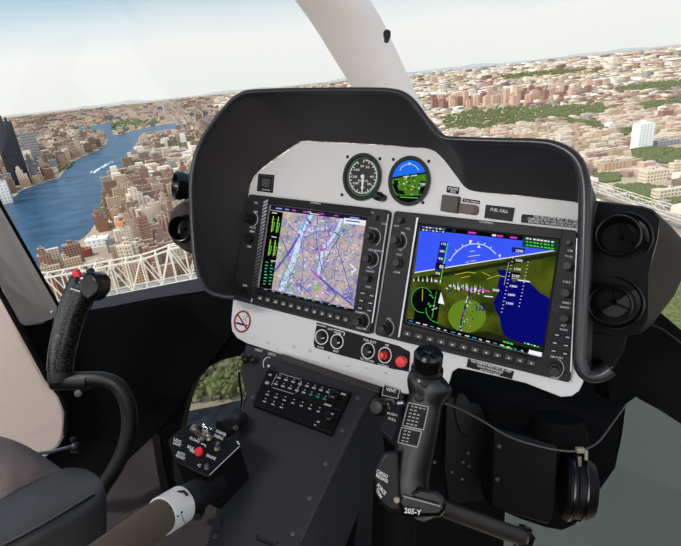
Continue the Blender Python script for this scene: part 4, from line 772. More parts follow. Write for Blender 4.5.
# ---------------- collective
co = thing('collective_lever', 'collective lever with fabric grip, white collar and black switch box', 'control lever', D(120, 552, .46))
A, B_ = D(70, 584, .38), D(162, 516, .52); b = MB(); b.tube([A, A * .5 + B_ * .5, B_], [.0168, .018, .0185], 26); obj('fabric_grip', b, fabricg, co, 60)
C_ = D(181.5, 504, .547); ax = (C_ - B_).normalized(); b = MB(); b.lathe(B_ - ax * .001, ax, [(.0185, 0), (.0205, .0005), (.0207, (C_ - B_).length), (.0185, (C_ - B_).length + .0005), (.017, .01), (0, .009)], 36); o = obj('collar', b, mat('collar_white', (222, 220, 218), .45), co, 40, label='white ring collar')
b = MB()
for x, y in ((170.5, 508), (182, 512), (178, 516)): b.lathe(D(x, y, .500), -CF, [(.001, 0), (.001, .0008), (0, .0008)], 10)
b.tube([D(180.8, 513, .504), D(184.8, 523, .509)], .0004, 6); obj('marking', b, placm, o, 0)
b = MB(); E2 = D(203, 487, .585); b.lathe(C_, ax, [(.017, -.002), (.0175, .006), (.0185, .008), (.0185, .03), (.0165, .034), (.0165, .06), (0, .061)], 28); b.box(C_ + ax * .018 - CU * .018 + CR * .008, CR * .004, CU * .004, CF * .01); obj('twist_collar', b, black2, co, 35)
b = MB(); b.tube([D(173, 497.5, .53), D(178, 492, .535), D(184, 491.5, .535), D(187, 495, .53)], .0016, 8); obj('latch', b, glossb, co)
bf = plane3(D(168, 439, .62), D(239, 443, .62), D(208, 476, .575))
top = [(168, 440), (180, 429), (191, 423), (215, 431), (238, 443), (240, 446), (209, 476), (205, 476), (175, 461)]
b = MB(); vec = D(250, 478, .655) - D(240, 445, .615); b.prism([bf(x, y) for x, y in top], vec); obj('switch_box', b, placm, co, 30, .0012)
b = MB(); fb = lambda x, y: bf(x, y, .0008)
def tt(s_, x, y, w, h=2.6, sl=.45): text(b, s_, (x - w / 2, y - w / 2 * sl + h / 2), (x + w / 2, y + w / 2 * sl + h / 2), (x - w / 2 + 1.2, y - w / 2 * sl - h / 2), fb)
tt('LDG', 177, 440.5, 7); tt('LIGHT', 176.5, 444, 7.5); tt('AUTO', 180.5, 453.6, 7.5); tt('RELIGHT', 180, 457, 9); tt('FLOAT', 194.5, 440, 10); tt('IDLE', 190, 447.6, 6); tt('REL', 192, 451, 5); tt('EMER', 204.5, 431, 6); tt('STARTER', 220.5, 433, 10); tt('DISENG', 218, 437, 9); tt('ENGINE', 210.5, 457, 9); tt('C', 198.6, 465.3, 3); thick(b, fb, [(237, 441), (239.4, 444.6)], 1.2)
thick(b, fb, [(209.5, 475), (239.3, 446.4)], .5); thick(b, fb, [(201, 443.6), (205, 444.8), (205.6, 447)], .8)
obj('lettering', b, white, co, 0)
b = MB(); b.lathe(bf(199.2, 452.8), bf.n, [(.0052, 0), (.0052, .004), (.004, .006), (0, .0065)], 22); obj('push_button', b, redbtn, co, 35, label='red push button on the switch box')
for (x, y), (x1, y1), h, r, mm in [((202, 437.5), (192.5, 427), .03, .0048, alum), ((209.5, 438.5), (207.8, 434), .016, .003, alum), ((217, 449), (217.8, 443), .022, .0026, alum), ((207, 468), (206.5, 465), .012, .0022, keym)]:
    b = MB(); p0 = bf(x, y); p1 = bf(x1, y1, h * .6); L = (p1 - p0).length; ax2 = (p1 - p0).normalized(); b.lathe(p0, ax2, [(r * 1.5, -.001), (r * 1.5, .002), (r * .6, .003), (r * .7, L * .5), (r * 1.1, L * .9), (r * .9, L), (0, L + .001)], 16); obj('toggle', b, mm, co, 40)
b = MB(); b.tube(cr([D(222, 430, .70), D(232, 424, .72), D(240, 420, .78)], 4), .014, 16); b.lathe(D(236, 428, .66), (-CF + CU * .3).normalized(), [(.004, 0), (.004, .003), (0, .004)], 12); obj('cable_boot', b, black2, co, 60)

# ---------------- seat
st = thing('pilot_seat', 'taupe and dark grey leather seat edge in the lower left corner', 'seat', D(20, 600, .5))
def surf(rows, name, m, label):
    rr = [cr([V(p) for p in r], 6) for r in rows]; k = [cr([rr[j][i] for j in range(len(rr))], 6) for i in range(len(rr[0]))]
    b = MB(); b.loft([[D(p.x, p.y, p.z) for p in col] for col in k], closed=False); o = obj(name, b, m, st, 60, label=label)
    sm = o.modifiers.new('solid', 'SOLIDIFY'); sm.thickness = .006; sm.offset = 0; return o
surf([[(-40, 428, .66), (0, 438.5, .66), (20, 445.5, .655), (40, 457, .65), (60, 471, .64)], [(-40, 445, .58), (0, 451, .585), (20, 456, .59), (40, 463, .60), (60, 471.3, .63)], [(-40, 485, .53), (0, 476, .54), (20, 472, .555), (40, 469, .58), (60, 471.7, .62)], [(-40, 520, .50), (0, 501, .52), (20, 491, .54), (40, 481, .565), (60, 472.2, .60)]], 'cushion', seatf, 'taupe brown cushion top')
surf([[(-40, 519, .505), (0, 500.5, .522), (30, 485.5, .55), (59, 471.8, .60), (80, 470.5, .64), (92, 475, .64)], [(-40, 535, .46), (2, 520, .48), (36, 502, .505), (66, 487, .54), (88, 479, .57), (97, 479, .58)], [(-40, 566, .425), (6, 546, .445), (44, 526, .47), (74, 508, .50), (96, 494, .525), (102, 488, .54)], [(-40, 590, .43), (6, 574, .45), (45, 556, .475), (76, 540, .50), (98, 524, .53), (104, 510, .545)], [(-40, 640, .46), (6, 632, .47), (45, 622, .49), (76, 612, .515), (98, 600, .54), (103, 580, .56)]], 'bolster', leather, 'dark grey leather bolster')
b = MB(); pts = cr([V(p) for p in [(-40, 565, .421), (6, 545, .441), (44, 525, .466), (74, 507, .496), (94, 494.6, .520)]], 12)
for i in range(0, len(pts) - 1): p, q = pts[i], pts[i] * .45 + pts[i + 1] * .55; b.bar(D(p.x, p.y - 2.5, p.z - .002), D(q.x, q.y - 2.5, q.z - .002), .0007)
obj('stitching', b, stitch, st, 0)
b = MB(); b.tube([D(p.x, p.y, p.z - .001) for p in pts], .0012, 6); obj('piping', b, black2, st, 60)

# ---------------- equipment under the panel
def boxy(name, label, cat, pts, vec, m, bev=.004): return tag(slab(name, pts, m, vec, kind=False, bev=bev), label, cat)
t = thing('avionics_box', 'plain black equipment box with screws under the right screen', 'equipment box', D(525, 525, .86))
b = MB(); b.prism([D(x, y, d) for x, y, d in [(494, 428, .82), (558, 446, .78), (556, 515, .79), (548, 525, .80), (490, 508, .83)]], CF * .06); obj('case', b, placm, t, 30, .004)
for x, y in [(499, 446), (497, 479), (554, 452)]:
    b = MB(); b.lathe(D(x, y, .82), -CF, [(.004, 0), (.0035, .003), (0, .004)], 12); obj('screw', b, keym, t)
t = thing('blower_motor', 'round black motor with metal clamp bands under the right screen', 'motor', D(585, 522, .84))
c = D(562, 484, .80); ax = (CR * .9 - CF * .25 - CU * .1).normalized(); b = MB(); b.lathe(c, ax, [(.050, 0), (.054, .004), (.054, .014), (.049, .018), (.049, .028), (.051, .03), (.042, .046), (.028, .05), (0, .05)], 36); obj('motor_case', b, placm, t, 35)
b = MB()
for h in (.009, .029): b.lathe(c, ax, [(.0545 - (h > .02) * .004, h - .0012), (.0555 - (h > .02) * .004, h - .0012), (.0555 - (h > .02) * .004, h + .0012), (.0545 - (h > .02) * .004, h + .0012)], 36)
obj('clamp_band', b, mat('dark_metal', (90, 90, 92), .25, 1.0), t, 35)
b = MB(); b.box(D(579, 461, .75), CR * .003, CU * .008, CF * .003); obj('bracket', b, alum, t, 30, .001)
t = thing('air_duct', 'black rounded air duct behind the wiring cable', 'duct', D(560, 440, .85))
b = MB(); c = D(556, 405, .85); b.lathe(D(556, 440, .83), CU, [(.045, 0), (.05, .006), (.05, .02), (.044, .026), (.044, .04), (0, .04)], 36); obj('duct', b, blackm, t, 40)
b = MB(); b.tube(cr([D(437, 402, .57), D(447, 404, .60), D(462, 410, .66), D(480, 419.5, .70), (D(510, 437, .73)), D(540, 446.5, .74), D(565, 451, .74), D(582, 450, .74), D(598, 442, .77), D(612, 424, .82), D(627, 403, .88)], 5), .0015, 8); o = obj('cable', b, cablem, None, 60); tag(o, 'thin grey cable sagging across the black space under the panel', 'cable')
b = MB(); b.box(D(580, 450, .735), CR * .006, CU * .004, CF * .004); b.box(D(586, 455, .735), CR * .0025, CU * .008, CF * .002); o = obj('cable_clamp', b, mat('tan_clamp', (150, 138, 120), .5), None, 30, .001); tag(o, 'small pale clamp holding the grey cable', 'clamp')
t = thing('pedal_bracket', 'black footwell bracket with oval opening behind the cyclic grip', 'bracket', D(465, 500, .95))
b = MB(); b.prism([D(x, y, .93) for x, y in [(446, 395), (480, 405), (490, 432), (488, 520), (452, 530), (444, 470)]], CF * .02); obj('plate', b, placm, t, 30, .003)
b = MB(); b.prism([D(x, y, .925) for x, y in ell(464, 415, 9, 22, 28, skew=3)], CF * .006); obj('lightening_recess', b, bezdark, t, 30, .002)
for x, y in [(434.5, 462), (463, 462), (469, 466), (452, 472), (468, 453), (462, 479)]:
    b = MB(); b.lathe(D(x, y, .925), -CF, [(.0035, 0), (.003, .003), (0, .0035)], 10); obj('rivet', b, keym, t)
b = MB(); b.prism([D(x, y, .86) for x, y in [(366, 430), (376, 425), (372, 560), (352, 560)]], CF * .03); o = obj('console_side_rail', b, black2, None, 30, .002); tag(o, 'narrow black rail between the console and the cyclic stick', 'rail')
# ================================================================== OUTSIDE
def pix(p):
    q = RW.transposed() @ (V(p) - CAM)
    if q.z > -1: return (-999, -999)
    return (CX + F * q.x / -q.z, CY - F * q.y / -q.z)
def inside(p, poly):
    x, y = p; c = False; j = len(poly) - 1
    for i in range(len(poly)):
        (xi, yi), (xj, yj) = poly[i], poly[j]
        if (yi > y) != (yj > y) and x < (xj - xi) * (y - yi) / (yj - yi) + xi: c = not c
        j = i
    return c
def ramp(N, L, src, stops):
    r = N.new('ShaderNodeValToRGB'); e = r.color_ramp.elements
    while len(e) > 1: e.remove(e[0])
    e[0].position = stops[0][0]; e[0].color = (*lin(stops[0][1]), 1)
    for p, c in stops[1:]: k = e.new(p); k.color = (*lin(c), 1)
    L.new(src, r.inputs['Fac']); return r.outputs['Color']
def city_ground():
    m = bpy.data.materials.new('city_ground'); m.use_nodes = True; nt = m.node_tree; N = nt.nodes; L = nt.links; b = N['Principled BSDF']
    b.inputs['Roughness'].default_value = .95; b.inputs['Specular IOR Level'].default_value = .1
    tc = N.new('ShaderNodeTexCoord')
    v1 = N.new('ShaderNodeTexVoronoi'); v1.inputs['Scale'].default_value = 1 / 28; L.new(tc.outputs['Object'], v1.inputs['Vector'])
    v2 = N.new('ShaderNodeTexVoronoi'); v2.inputs['Scale'].default_value = 1 / 150; L.new(tc.outputs['Object'], v2.inputs['Vector'])
    n = N.new('ShaderNodeTexNoise'); n.inputs['Scale'].default_value = 1 / 700; n.inputs['Detail'].default_value = 6; L.new(tc.outputs['Object'], n.inputs['Vector'])
    s1 = N.new('ShaderNodeSeparateColor'); L.new(v1.outputs['Color'], s1.inputs[0]); s2 = N.new('ShaderNodeSeparateColor'); L.new(v2.outputs['Color'], s2.inputs[0])
    c1 = ramp(N, L, s1.outputs[0], [(0, (104, 96, 84)), (.25, (170, 152, 132)), (.45, (128, 116, 96)), (.6, (200, 186, 168)), (.8, (150, 122, 104)), (1, (226, 218, 206))])
    c2 = ramp(N, L, s2.outputs[0], [(0, (90, 98, 66)), (.3, (168, 150, 130)), (.6, (190, 172, 152)), (.85, (110, 108, 80)), (1, (160, 138, 120))])
    c3 = ramp(N, L, n.outputs['Fac'], [(.3, (190, 176, 158)), (.5, (170, 152, 134)), (.64, (108, 112, 78)), (.8, (84, 94, 62))])
    m1 = N.new('ShaderNodeMix'); m1.data_type = 'RGBA'; m1.inputs['Factor'].default_value = .4; L.new(c1, m1.inputs['A']); L.new(c2, m1.inputs['B'])
    m2 = N.new('ShaderNodeMix'); m2.data_type = 'RGBA'; m2.inputs['Factor'].default_value = .35; L.new(m1.outputs['Result'], m2.inputs['A']); L.new(c3, m2.inputs['B'])
    L.new(m2.outputs['Result'], b.inputs['Base Color']); return m
def water(name, c0, c1, sc=1 / 60, rough=.35, spec=.25, bmp=.35):
    m = bpy.data.materials.new(name); m.use_nodes = True; nt = m.node_tree; N = nt.nodes; L = nt.links; b = N['Principled BSDF']
    b.inputs['Roughness'].default_value = rough; b.inputs['Specular IOR Level'].default_value = spec
    tc = N.new('ShaderNodeTexCoord'); n = N.new('ShaderNodeTexNoise'); n.inputs['Scale'].default_value = sc; n.inputs['Detail'].default_value = 5; L.new(tc.outputs['Object'], n.inputs['Vector'])
    L.new(ramp(N, L, n.outputs['Fac'], [(.35, c0), (.65, c1)]), b.inputs['Base Color'])
    n2 = N.new('ShaderNodeTexNoise'); n2.inputs['Scale'].default_value = .12; n2.inputs['Detail'].default_value = 4; L.new(tc.outputs['Object'], n2.inputs['Vector'])
    if not bmp: return m
    bp = N.new('ShaderNodeBump'); bp.inputs['Strength'].default_value = bmp; bp.inputs['Distance'].default_value = 1.5; L.new(n2.outputs['Fac'], bp.inputs['Height']); L.new(bp.outputs['Normal'], b.inputs['Normal'])
    return m
def facade(name, wall, win, roof, fz=3.4, fx=4.2):
    m = bpy.data.materials.new(name); m.use_nodes = True; nt = m.node_tree; N = nt.nodes; L = nt.links; b = N['Principled BSDF']
    b.inputs['Roughness'].default_value = .85; b.inputs['Specular IOR Level'].default_value = .15
    tc = N.new('ShaderNodeTexCoord'); sp = N.new('ShaderNodeSeparateXYZ'); L.new(tc.outputs['Object'], sp.inputs[0])
    def mth(op, a, c):
        k = N.new('ShaderNodeMath'); k.operation = op
        for i, v in enumerate((a, c)):
            if isinstance(v, (int, float)): k.inputs[i].default_value = v
            else: L.new(v, k.inputs[i])
        return k.outputs[0]
    u = mth('FRACT', mth('DIVIDE', mth('ADD', sp.outputs[0], sp.outputs[1]), fx), 0); w = mth('FRACT', mth('DIVIDE', sp.outputs[2], fz), 0)
    g = mth('MULTIPLY', mth('GREATER_THAN', u, .48), mth('GREATER_THAN', w, .5))
    ge = N.new('ShaderNodeNewGeometry'); s2 = N.new('ShaderNodeSeparateXYZ'); L.new(ge.outputs['Normal'], s2.inputs[0]); rf = mth('GREATER_THAN', s2.outputs[2], .7)
    x = N.new('ShaderNodeMix'); x.data_type = 'RGBA'; L.new(g, x.inputs['Factor']); x.inputs['A'].default_value = (*lin(wall), 1); x.inputs['B'].default_value = (*lin(win), 1)
    y = N.new('ShaderNodeMix'); y.data_type = 'RGBA'; L.new(rf, y.inputs['Factor']); L.new(x.outputs['Result'], y.inputs['A']); y.inputs['B'].default_value = (*lin(roof), 1)
    L.new(y.outputs['Result'], b.inputs['Base Color']); return m
def flat(name, rgb, rough=.9, var=.1, vs=.05):
    return mat(name, rgb, rough, 0, var, vs, spec=.1)
gm = city_ground(); wm = water('river_water', (16, 48, 74), (36, 80, 112)); wm2 = water('grey_water', (150, 152, 146), (166, 168, 164), 1 / 900, .8, .05, .0); wm3 = water('slate_water', (34, 37, 46), (62, 64, 72), 1 / 12, .6, .1)
fac = [facade('facade_brown_brick', (150, 112, 92), (74, 60, 56), (146, 130, 116)), facade('facade_tan', (196, 168, 140), (104, 86, 76), (160, 144, 126)),
       facade('facade_cream', (222, 206, 182), (134, 118, 104), (196, 184, 168)), facade('facade_grey', (150, 146, 146), (82, 82, 88), (170, 168, 164)),
       facade('facade_red_brick', (158, 122, 106), (84, 66, 60), (160, 144, 128)), facade('facade_pink', (208, 176, 156), (160, 130, 114), (206, 190, 176))]
darkf = facade('facade_dark_glass', (46, 46, 54), (30, 32, 40), (70, 68, 70), 4, 5); whitef = facade('facade_white', (240, 238, 232), (190, 190, 190), (235, 232, 226), 5, 6)
flatm = [flat('roof_cream', (222, 210, 192)), flat('roof_tan', (186, 164, 142)), flat('roof_white', (240, 236, 228)), flat('roof_brick', (158, 128, 112)), flat('roof_grey', (150, 144, 138)), flat('roof_brown', (126, 106, 90)), flat('roof_slate', (96, 96, 104))]
treem = flat('tree_green', (92, 98, 62), 1, .4, .12); trunkm = flat('bark', (84, 70, 56)); crownm = flat('crown_green', (136, 136, 92), 1, .4, .5)
steelm = flat('bridge_paint', (226, 218, 204), .6, .05); orangem = flat('roof_orange', (205, 140, 100))

b = MB(); R0 = 60000; b.poly([V((-R0, -3000, 0)), V((R0, -3000, 0)), V((R0, R0, 0)), V((-R0, R0, 0))]); o = obj('ground', b, gm, None, 0, org=V((0, 0, 0))); struct(o, 'tan and green city ground reaching to the horizon')
RIV = [(-90, 262), (-40, 225), (6, 204), (23.5, 189), (40, 184), (59, 178), (70.6, 163), (84, 156), (97, 151), (106, 145), (108, 139), (103, 135), (92, 134.5), (80, 134), (76, 131), (79, 128), (95, 125), (112, 121.6), (118, 125.5), (112, 131), (113, 134.5), (120, 135), (131, 131.5), (142, 128.5), (152, 126.5), (168, 124), (182, 121.5), (186, 124), (180, 129), (176, 133), (165, 135.5), (150, 137.5), (144, 139), (138, 147), (134, 157), (130, 166), (129, 172), (118, 180), (107, 186), (103, 194), (101, 201), (100, 212), (97, 221), (90, 231), (84, 237), (72, 244), (62, 252), (52, 263), (40, 276), (10, 300), (-60, 345), (-140, 400)]
def sheet(name, poly, m, z, label, cat=None, kind='structure'):
    b = MB(); b.poly([G(x, y, z) for x, y in poly]); c = G(*poly[len(poly) // 2], z)
    o = obj(name, b, m, None, 0, org=c)
    o['kind'] = kind; o['label'] = label
    if cat: o['category'] = cat
    return o
sheet('river', RIV, wm, .5, 'blue river winding between the tower blocks')
CH1 = [(90, 432), (140, 421), (183, 411.5), (215, 405.5), (243, 399), (300, 386), (330, 640), (60, 640)]
CH2 = [(500, 345), (760, 360), (860, 700), (440, 700)]
sheet('river', CH1, wm3, .5, 'dark blue water below the lower left window'); sheet('river', CH2, wm2, .5, 'grey-green water below the lower right window')
b = MB(); b.poly([G(x, y, .7) for x, y in [(140, 413), (183, 404.5), (215, 401), (243, 395), (280, 386), (280, 392), (243, 399.4), (215, 406), (183, 412), (140, 421)]]); struct(obj('shore_path', b, flatm[1], None, 0), 'pale shore strip above the dark water')
# far bay and low hills
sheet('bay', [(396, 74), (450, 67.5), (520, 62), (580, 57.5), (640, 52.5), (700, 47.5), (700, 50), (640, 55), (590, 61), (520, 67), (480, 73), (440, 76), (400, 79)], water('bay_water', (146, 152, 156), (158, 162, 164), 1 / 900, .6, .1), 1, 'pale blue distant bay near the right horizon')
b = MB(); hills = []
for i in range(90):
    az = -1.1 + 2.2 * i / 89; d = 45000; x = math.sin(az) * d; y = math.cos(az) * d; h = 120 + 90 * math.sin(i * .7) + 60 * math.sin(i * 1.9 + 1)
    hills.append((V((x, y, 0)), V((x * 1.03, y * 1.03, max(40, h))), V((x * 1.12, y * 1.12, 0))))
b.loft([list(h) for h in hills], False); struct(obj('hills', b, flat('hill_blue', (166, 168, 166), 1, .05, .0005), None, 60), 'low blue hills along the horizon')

# ---- green belts and parks (pixel outlines measured on the ground)
PARKS = [[(440, 118), (470, 111), (505, 108), (560, 106), (600, 104), (610, 108), (600, 114), (560, 118), (520, 124), (480, 130), (448, 130)],
         [(632, 150), (655, 148), (700, 150), (700, 168), (660, 163), (634, 160)], [(614, 187), (640, 186), (700, 192), (700, 212), (660, 205), (640, 203), (618, 196)],
         [(594, 175), (618, 174), (620, 182), (598, 183)], [(562, 118), (600, 122), (604, 129), (570, 126)], [(640, 104), (700, 96), (700, 103), (645, 110)], [(500, 76), (560, 71), (600, 69), (560, 75), (505, 80)],
         [(600, 90), (660, 82), (700, 80), (700, 86), (640, 92)], [(468, 100), (500, 96), (500, 99), (470, 104)], [(112, 124), (126, 120), (150, 120), (162, 123), (145, 127), (130, 130), (116, 131.5), (112, 129)],
         [(168, 148), (182, 141), (196, 140), (196, 150), (180, 156), (170, 157)], [(102, 205), (112, 196), (116, 204), (112, 216), (101, 218)], [(58, 166), (74, 163), (70, 168), (60, 172)], [(156, 205), (176, 196), (170, 212), (158, 214)],
         [(660, 285), (760, 285), (760, 345), (655, 340)], [(620, 130), (632, 128), (634, 134), (622, 136)]]
b = MB(); tr = random.Random(5)
for P in PARKS:
    xs = [p[0] for p in P]; ys = [p[1] for p in P]; area = (max(xs) - min(xs)) * (max(ys) - min(ys))
    for _ in range(int(min(2600, area * .6))):
        x, y = tr.uniform(min(xs), max(xs)), tr.uniform(min(ys), max(ys))
        if not inside((x, y), P): continue
        g = G(x, y); d = (g - CAM).length; r = max(4.5, d * .0022) * tr.uniform(.8, 1.4); b.ball(g + V((0, 0, r * .55)), r, 7, 4, 0, (1, 1, .85))
o = obj('tree_canopy', b, treem, None, 60); tag(o, 'dark green tree belts among the rooftops and on the river island', 'trees', kind='stuff')

# ---- buildings
def protos():
    out = []
    def mk(shape):
        b = MB()
        def bx(x0, x1, y0, y1, z0, z1): b.box(V(((x0 + x1) / 2, (y0 + y1) / 2, (z0 + z1) / 2)), V(((x1 - x0) / 2, 0, 0)), V((0, (y1 - y0) / 2, 0)), V((0, 0, (z1 - z0) / 2)))
        if shape == 0: bx(-13, 13, -8, 8, 0, 50); bx(-4, 3, -3, 3, 50, 55); bx(6, 9, -2, 2, 50, 53)
        if shape == 1: bx(-13, 13, -5, 5, 0, 46); bx(-5, 5, -11, 11, 0, 46); bx(-3, 3, -3, 3, 46, 52)
        if shape == 2: bx(-12, 12, -10, 10, 0, 34); bx(-12, 4, -10, 6, 34, 46); bx(-9, 0, -7, 2, 46, 56); bx(-6, -3, -4, -1, 56, 59)
        if shape == 3: bx(-13, -4, -10, 10, 0, 42); bx(-4, 13, -10, -1, 0, 42); bx(-11, -7, -4, 2, 42, 47)
        if shape == 4: bx(-14, 14, -11, 11, 0, 12); bx(-6, 0, -3, 4, 12, 15); bx(5, 8, 2, 5, 12, 14)
        if shape == 5: bx(-15, 15, -6, 6, 0, 11); bx(-15, -6, 6, 12, 0, 11); bx(-2, 2, -2, 2, 11, 13.5)
        return b
    return [mk(i) for i in range(6)]
PR = protos(); PM = {}
def building(kind, mi, pos, rot, sc, name, label, cat, group=None):
    mm = mi if not isinstance(mi, int) else fac[mi]
    k = (kind, mm.name)
    if k not in PM:
        b = PR[kind]; me = bpy.data.meshes.new(name); me.from_pydata([tuple(v) for v in b.v], [], b.f); me.materials.append(mm); me.update(); PM[k] = me
    o = bpy.data.objects.new(name, PM[k]); COL.objects.link(o); o.location = pos; o.rotation_euler = (0, 0, rot); o.scale = sc
    return tag(o, label, cat, group)
TAKEN = []   # (x, y, r)
def free(p, r): return all((p.x - a) ** 2 + (p.y - c) ** 2 > (r + q) ** 2 for a, c, q in TAKEN)
def take(p, r): TAKEN.append((p.x, p.y, r))
# landmark buildings with places of their own
def mark(x, y, wpx, hpx, kind, m, name, label, cat='building', rot=.5, asp=1.0):
    g = G(x, y); d = (g - CAM).dot(CF); s = d / F; wm_ = wpx * s; hm = hpx * s / max(.3, CU.dot(UP))
    base = {0: (26, 16, 50), 1: (26, 22, 46), 2: (24, 20, 46), 3: (26, 20, 42), 4: (28, 22, 12), 5: (30, 18, 11)}[kind]
    building(kind, m, g, rot, (wm_ / base[0] * .85, wm_ / base[0] * .85 * asp, hm / base[2]), name, label, cat); take(g, wm_ * .6); return g, wm_, hm
mark(22, 184, 19, 55, 0, darkf, 'skyscraper', 'tall dark skyscraper standing at the left river bank', 'skyscraper', .45, 1.5)
mark(37, 165, 15, 29, 3, 3, 'apartment_tower', 'grey-brown twin tower just right of the dark skyscraper', 'tower', .5, 1.1)
mark(6, 203, 15, 26, 2, whitef, 'stepped_building', 'white stepped building at the foot of the dark skyscraper', 'building', .5, 1.2)
mark(33, 172, 16, 3, 4, whitef, 'waterfront_hall', 'low white waterfront hall below the grey-brown twin tower', 'hall', .5)
mark(99, 246, 24, 8, 4, whitef, 'industrial_hall', 'large white-roofed hall on the shore above the truss bridge', 'hall', .25, .8)
mark(86, 256, 14, 7, 4, facade('facade_rust', (140, 76, 62), (120, 70, 60), (150, 92, 76), 8, 9), 'brick_hall', 'red-brown brick hall left of the large white-roofed hall', 'hall', .3)
gT, wT, hT = mark(131, 262, 18, 32, 0, 2, 'apartment_tower', 'cream tower with orange rooftop rising behind the truss bridge', 'tower', .5, 1.2)
g = G(131, 262); s = (g - CAM).dot(CF) / F
b = MB(); b.box(gT + V((0, 0, hT * 1.1 + 3.2)), V((wT * .2, 0, 0)), V((0, wT * .14, 0)), V((0, 0, 3))); tag(obj('rooftop_block', b, orangem, None, 0), 'orange box on the roof of the cream tower behind the bridge', 'rooftop block')
mark(113, 252, 9, 13, 0, 3, 'office_block', 'grey office block right of the large white-roofed hall', 'office block', .3, 1.0)
mark(153, 262, 11, 44, 0, 0, 'apartment_tower', 'tall brown slab tower right of the cream orange-topped tower', 'tower', .5, 1.2)
mark(143, 216, 24, 22, 2, 2, 'apartment_tower', 'large cream stepped tower in front of the riverside cluster', 'tower', .5, 1.1)
mark(184, 143, 6, 8, 0, whitef, 'white_house', 'white block with brick cap beside the trees near the glare shield', 'building', .4)
mark(641, 148, 19, 22, 0, whitef, 'white_block', 'tall white office block standing alone on the right', 'office block', .18, 1.1)
mark(667, 145, 30, 5, 4, 3, 'long_hall', 'long low blue-grey hall right of the tall white office block', 'hall', .1, .35)
mark(665, 118, 15, 7, 4, 4, 'brick_block', 'dark red brick block high above the white office block', 'building', .2, .6)
mark(612, 169, 32, 7, 4, 1, 'flat_roof_block', 'long tan flat-roofed block left below the white office block', 'building', .15, .45)
mark(652, 181, 28, 11, 4, 2, 'flat_roof_block', 'cream flat-roofed block directly below the white office block', 'building', .15, .6)
mark(668, 200, 34, 11, 5, 2, 'flat_roof_block', 'wide cream flat-roofed block beside the lowest green belt', 'building', .15, .6)
mark(676, 172, 16, 9, 4, 2, 'flat_roof_block', 'small cream flat-roofed block at the right picture edge', 'building', .15, .6)
for xx, yy, zz in ((598, 190, 18),): 
    A_ = G(598, 190, 18); B2 = G(690, 222, 18); d_ = B2 - A_
    for k in range(60): q_ = A_ - d_ * .85 + d_ * 2.7 * k / 59; take(V((q_.x, q_.y, 0)), 14)
EXC = [CH1, CH2]
ZONE = [(56, 268), (72, 247), (84, 238), (100, 231), (116, 231), (126, 240), (128, 268), (90, 275)]
def ok(px, z=True): return not inside(px, ZONE) and not inside(px, RIV) and not any(inside(px, P) for P in PARKS) and not inside(px, CH1) and not inside(px, CH2)
rg = random.Random(11)
def cells(rot, cw, ch, n=60, cx=0, cy=0):
    c, s_ = math.cos(rot), math.sin(rot)
    for i in range(-n, n):
        for j in range(-n, n):
            x = (i + rg.uniform(.42, .58)) * cw; y = (j + rg.uniform(.42, .58)) * ch; yield V((cx + c * x - s_ * y, cy + s_ * x + c * y, 0))
RB = [(130, 176), (136, 158), (146, 141), (165, 137), (186, 134), (215, 134), (240, 160), (240, 300), (60, 300), (40, 290), (55, 266), (74, 247), (86, 240), (99, 225), (103, 202), (109, 188)]
LB = [(-60, 240), (0, 206), (22, 190), (58, 178), (69, 163), (96, 151), (106, 144), (102, 136), (76, 134), (72, 129), (50, 130), (-60, 146)]
def fill(poly, rot, cw, ch, kinds, mis, hs, name, label, cat, group, cap, sx=1.0):
    c0 = G(*poly[0]); cand = []
    for p in cells(rot, cw, ch, 90, G(*[sum(q[k] for q in poly) / len(poly) for k in (0, 1)]).x, G(*[sum(q[k] for q in poly) / len(poly) for k in (0, 1)]).y):
        q = pix(p)
        if not inside(q, poly) or not ok(q): continue
        q2 = [pix(p + V((a, c, 0))) for a, c in ((cw * .5, 0), (-cw * .5, 0), (0, ch * .5), (0, -ch * .5))]
        if any(inside(k, RIV) or any(inside(k, P) for P in PARKS) for k in q2) or not free(p, cw * .1): continue
        cand.append(p)
    cand.sort(key=lambda p: (p - CAM).length)
    rest = []
    for i, p in enumerate(cand):
        if rg.random() > .93: continue
        k = rg.choice(kinds); m = rg.choice(mis); h = rg.uniform(*hs) * (1.35 if rg.random() < .15 else 1)
        if i < cap: building(k, m, p, rot, (sx * rg.uniform(.85, 1.1), sx * rg.uniform(.85, 1.1), h), name, label, cat, group)
        else: rest.append((p, k, m, h, rot))
        take(p, 16 * sx)
    return rest
rest = fill(RB, .5, 33, 28, [0, 1, 2, 3], [0, 1, 0, 2, 4, 1, 0, 1], (.5, 1.15), 'apartment_tower', 'tan or brown apartment block in the dense cluster on the near river bank', 'apartment block', 'riverside apartment blocks', 260)
rest += fill(LB, .55, 44, 38, [0, 1, 2, 3], [0, 3, 1, 0, 2, 3], (.5, 1.3), 'city_tower', 'brown or grey city tower on the far left river bank', 'tower', 'left bank city towers', 170, 1.3)
PINK = [(428, 111), (430, 104), (460, 99), (520, 95), (570, 91), (590, 90), (592, 94), (560, 100), (520, 105), (470, 109)]
rest += fill(PINK, .4, 120, 90, [0, 1, 3], [5, 5, 4], (.9, 1.3), 'housing_block', 'pink-brown housing block in the long row beyond the glare shield', 'housing block', 'pink-brown housing blocks', 60, 1.6)
LOWR = [(436, 118), (500, 106), (700, 88), (700, 215), (660, 212), (600, 180), (560, 152), (530, 142), (450, 139)]
rest += fill(LOWR, .18, 50, 40, [4, 5], [2, 1, 2, 2, 1, 4, 5], (.6, 1.3), 'low_rise_building', 'low flat-roofed building on the plain right of the windshield post', 'low building', 'flat-roofed low buildings', 300, 1.2)
b = MB()
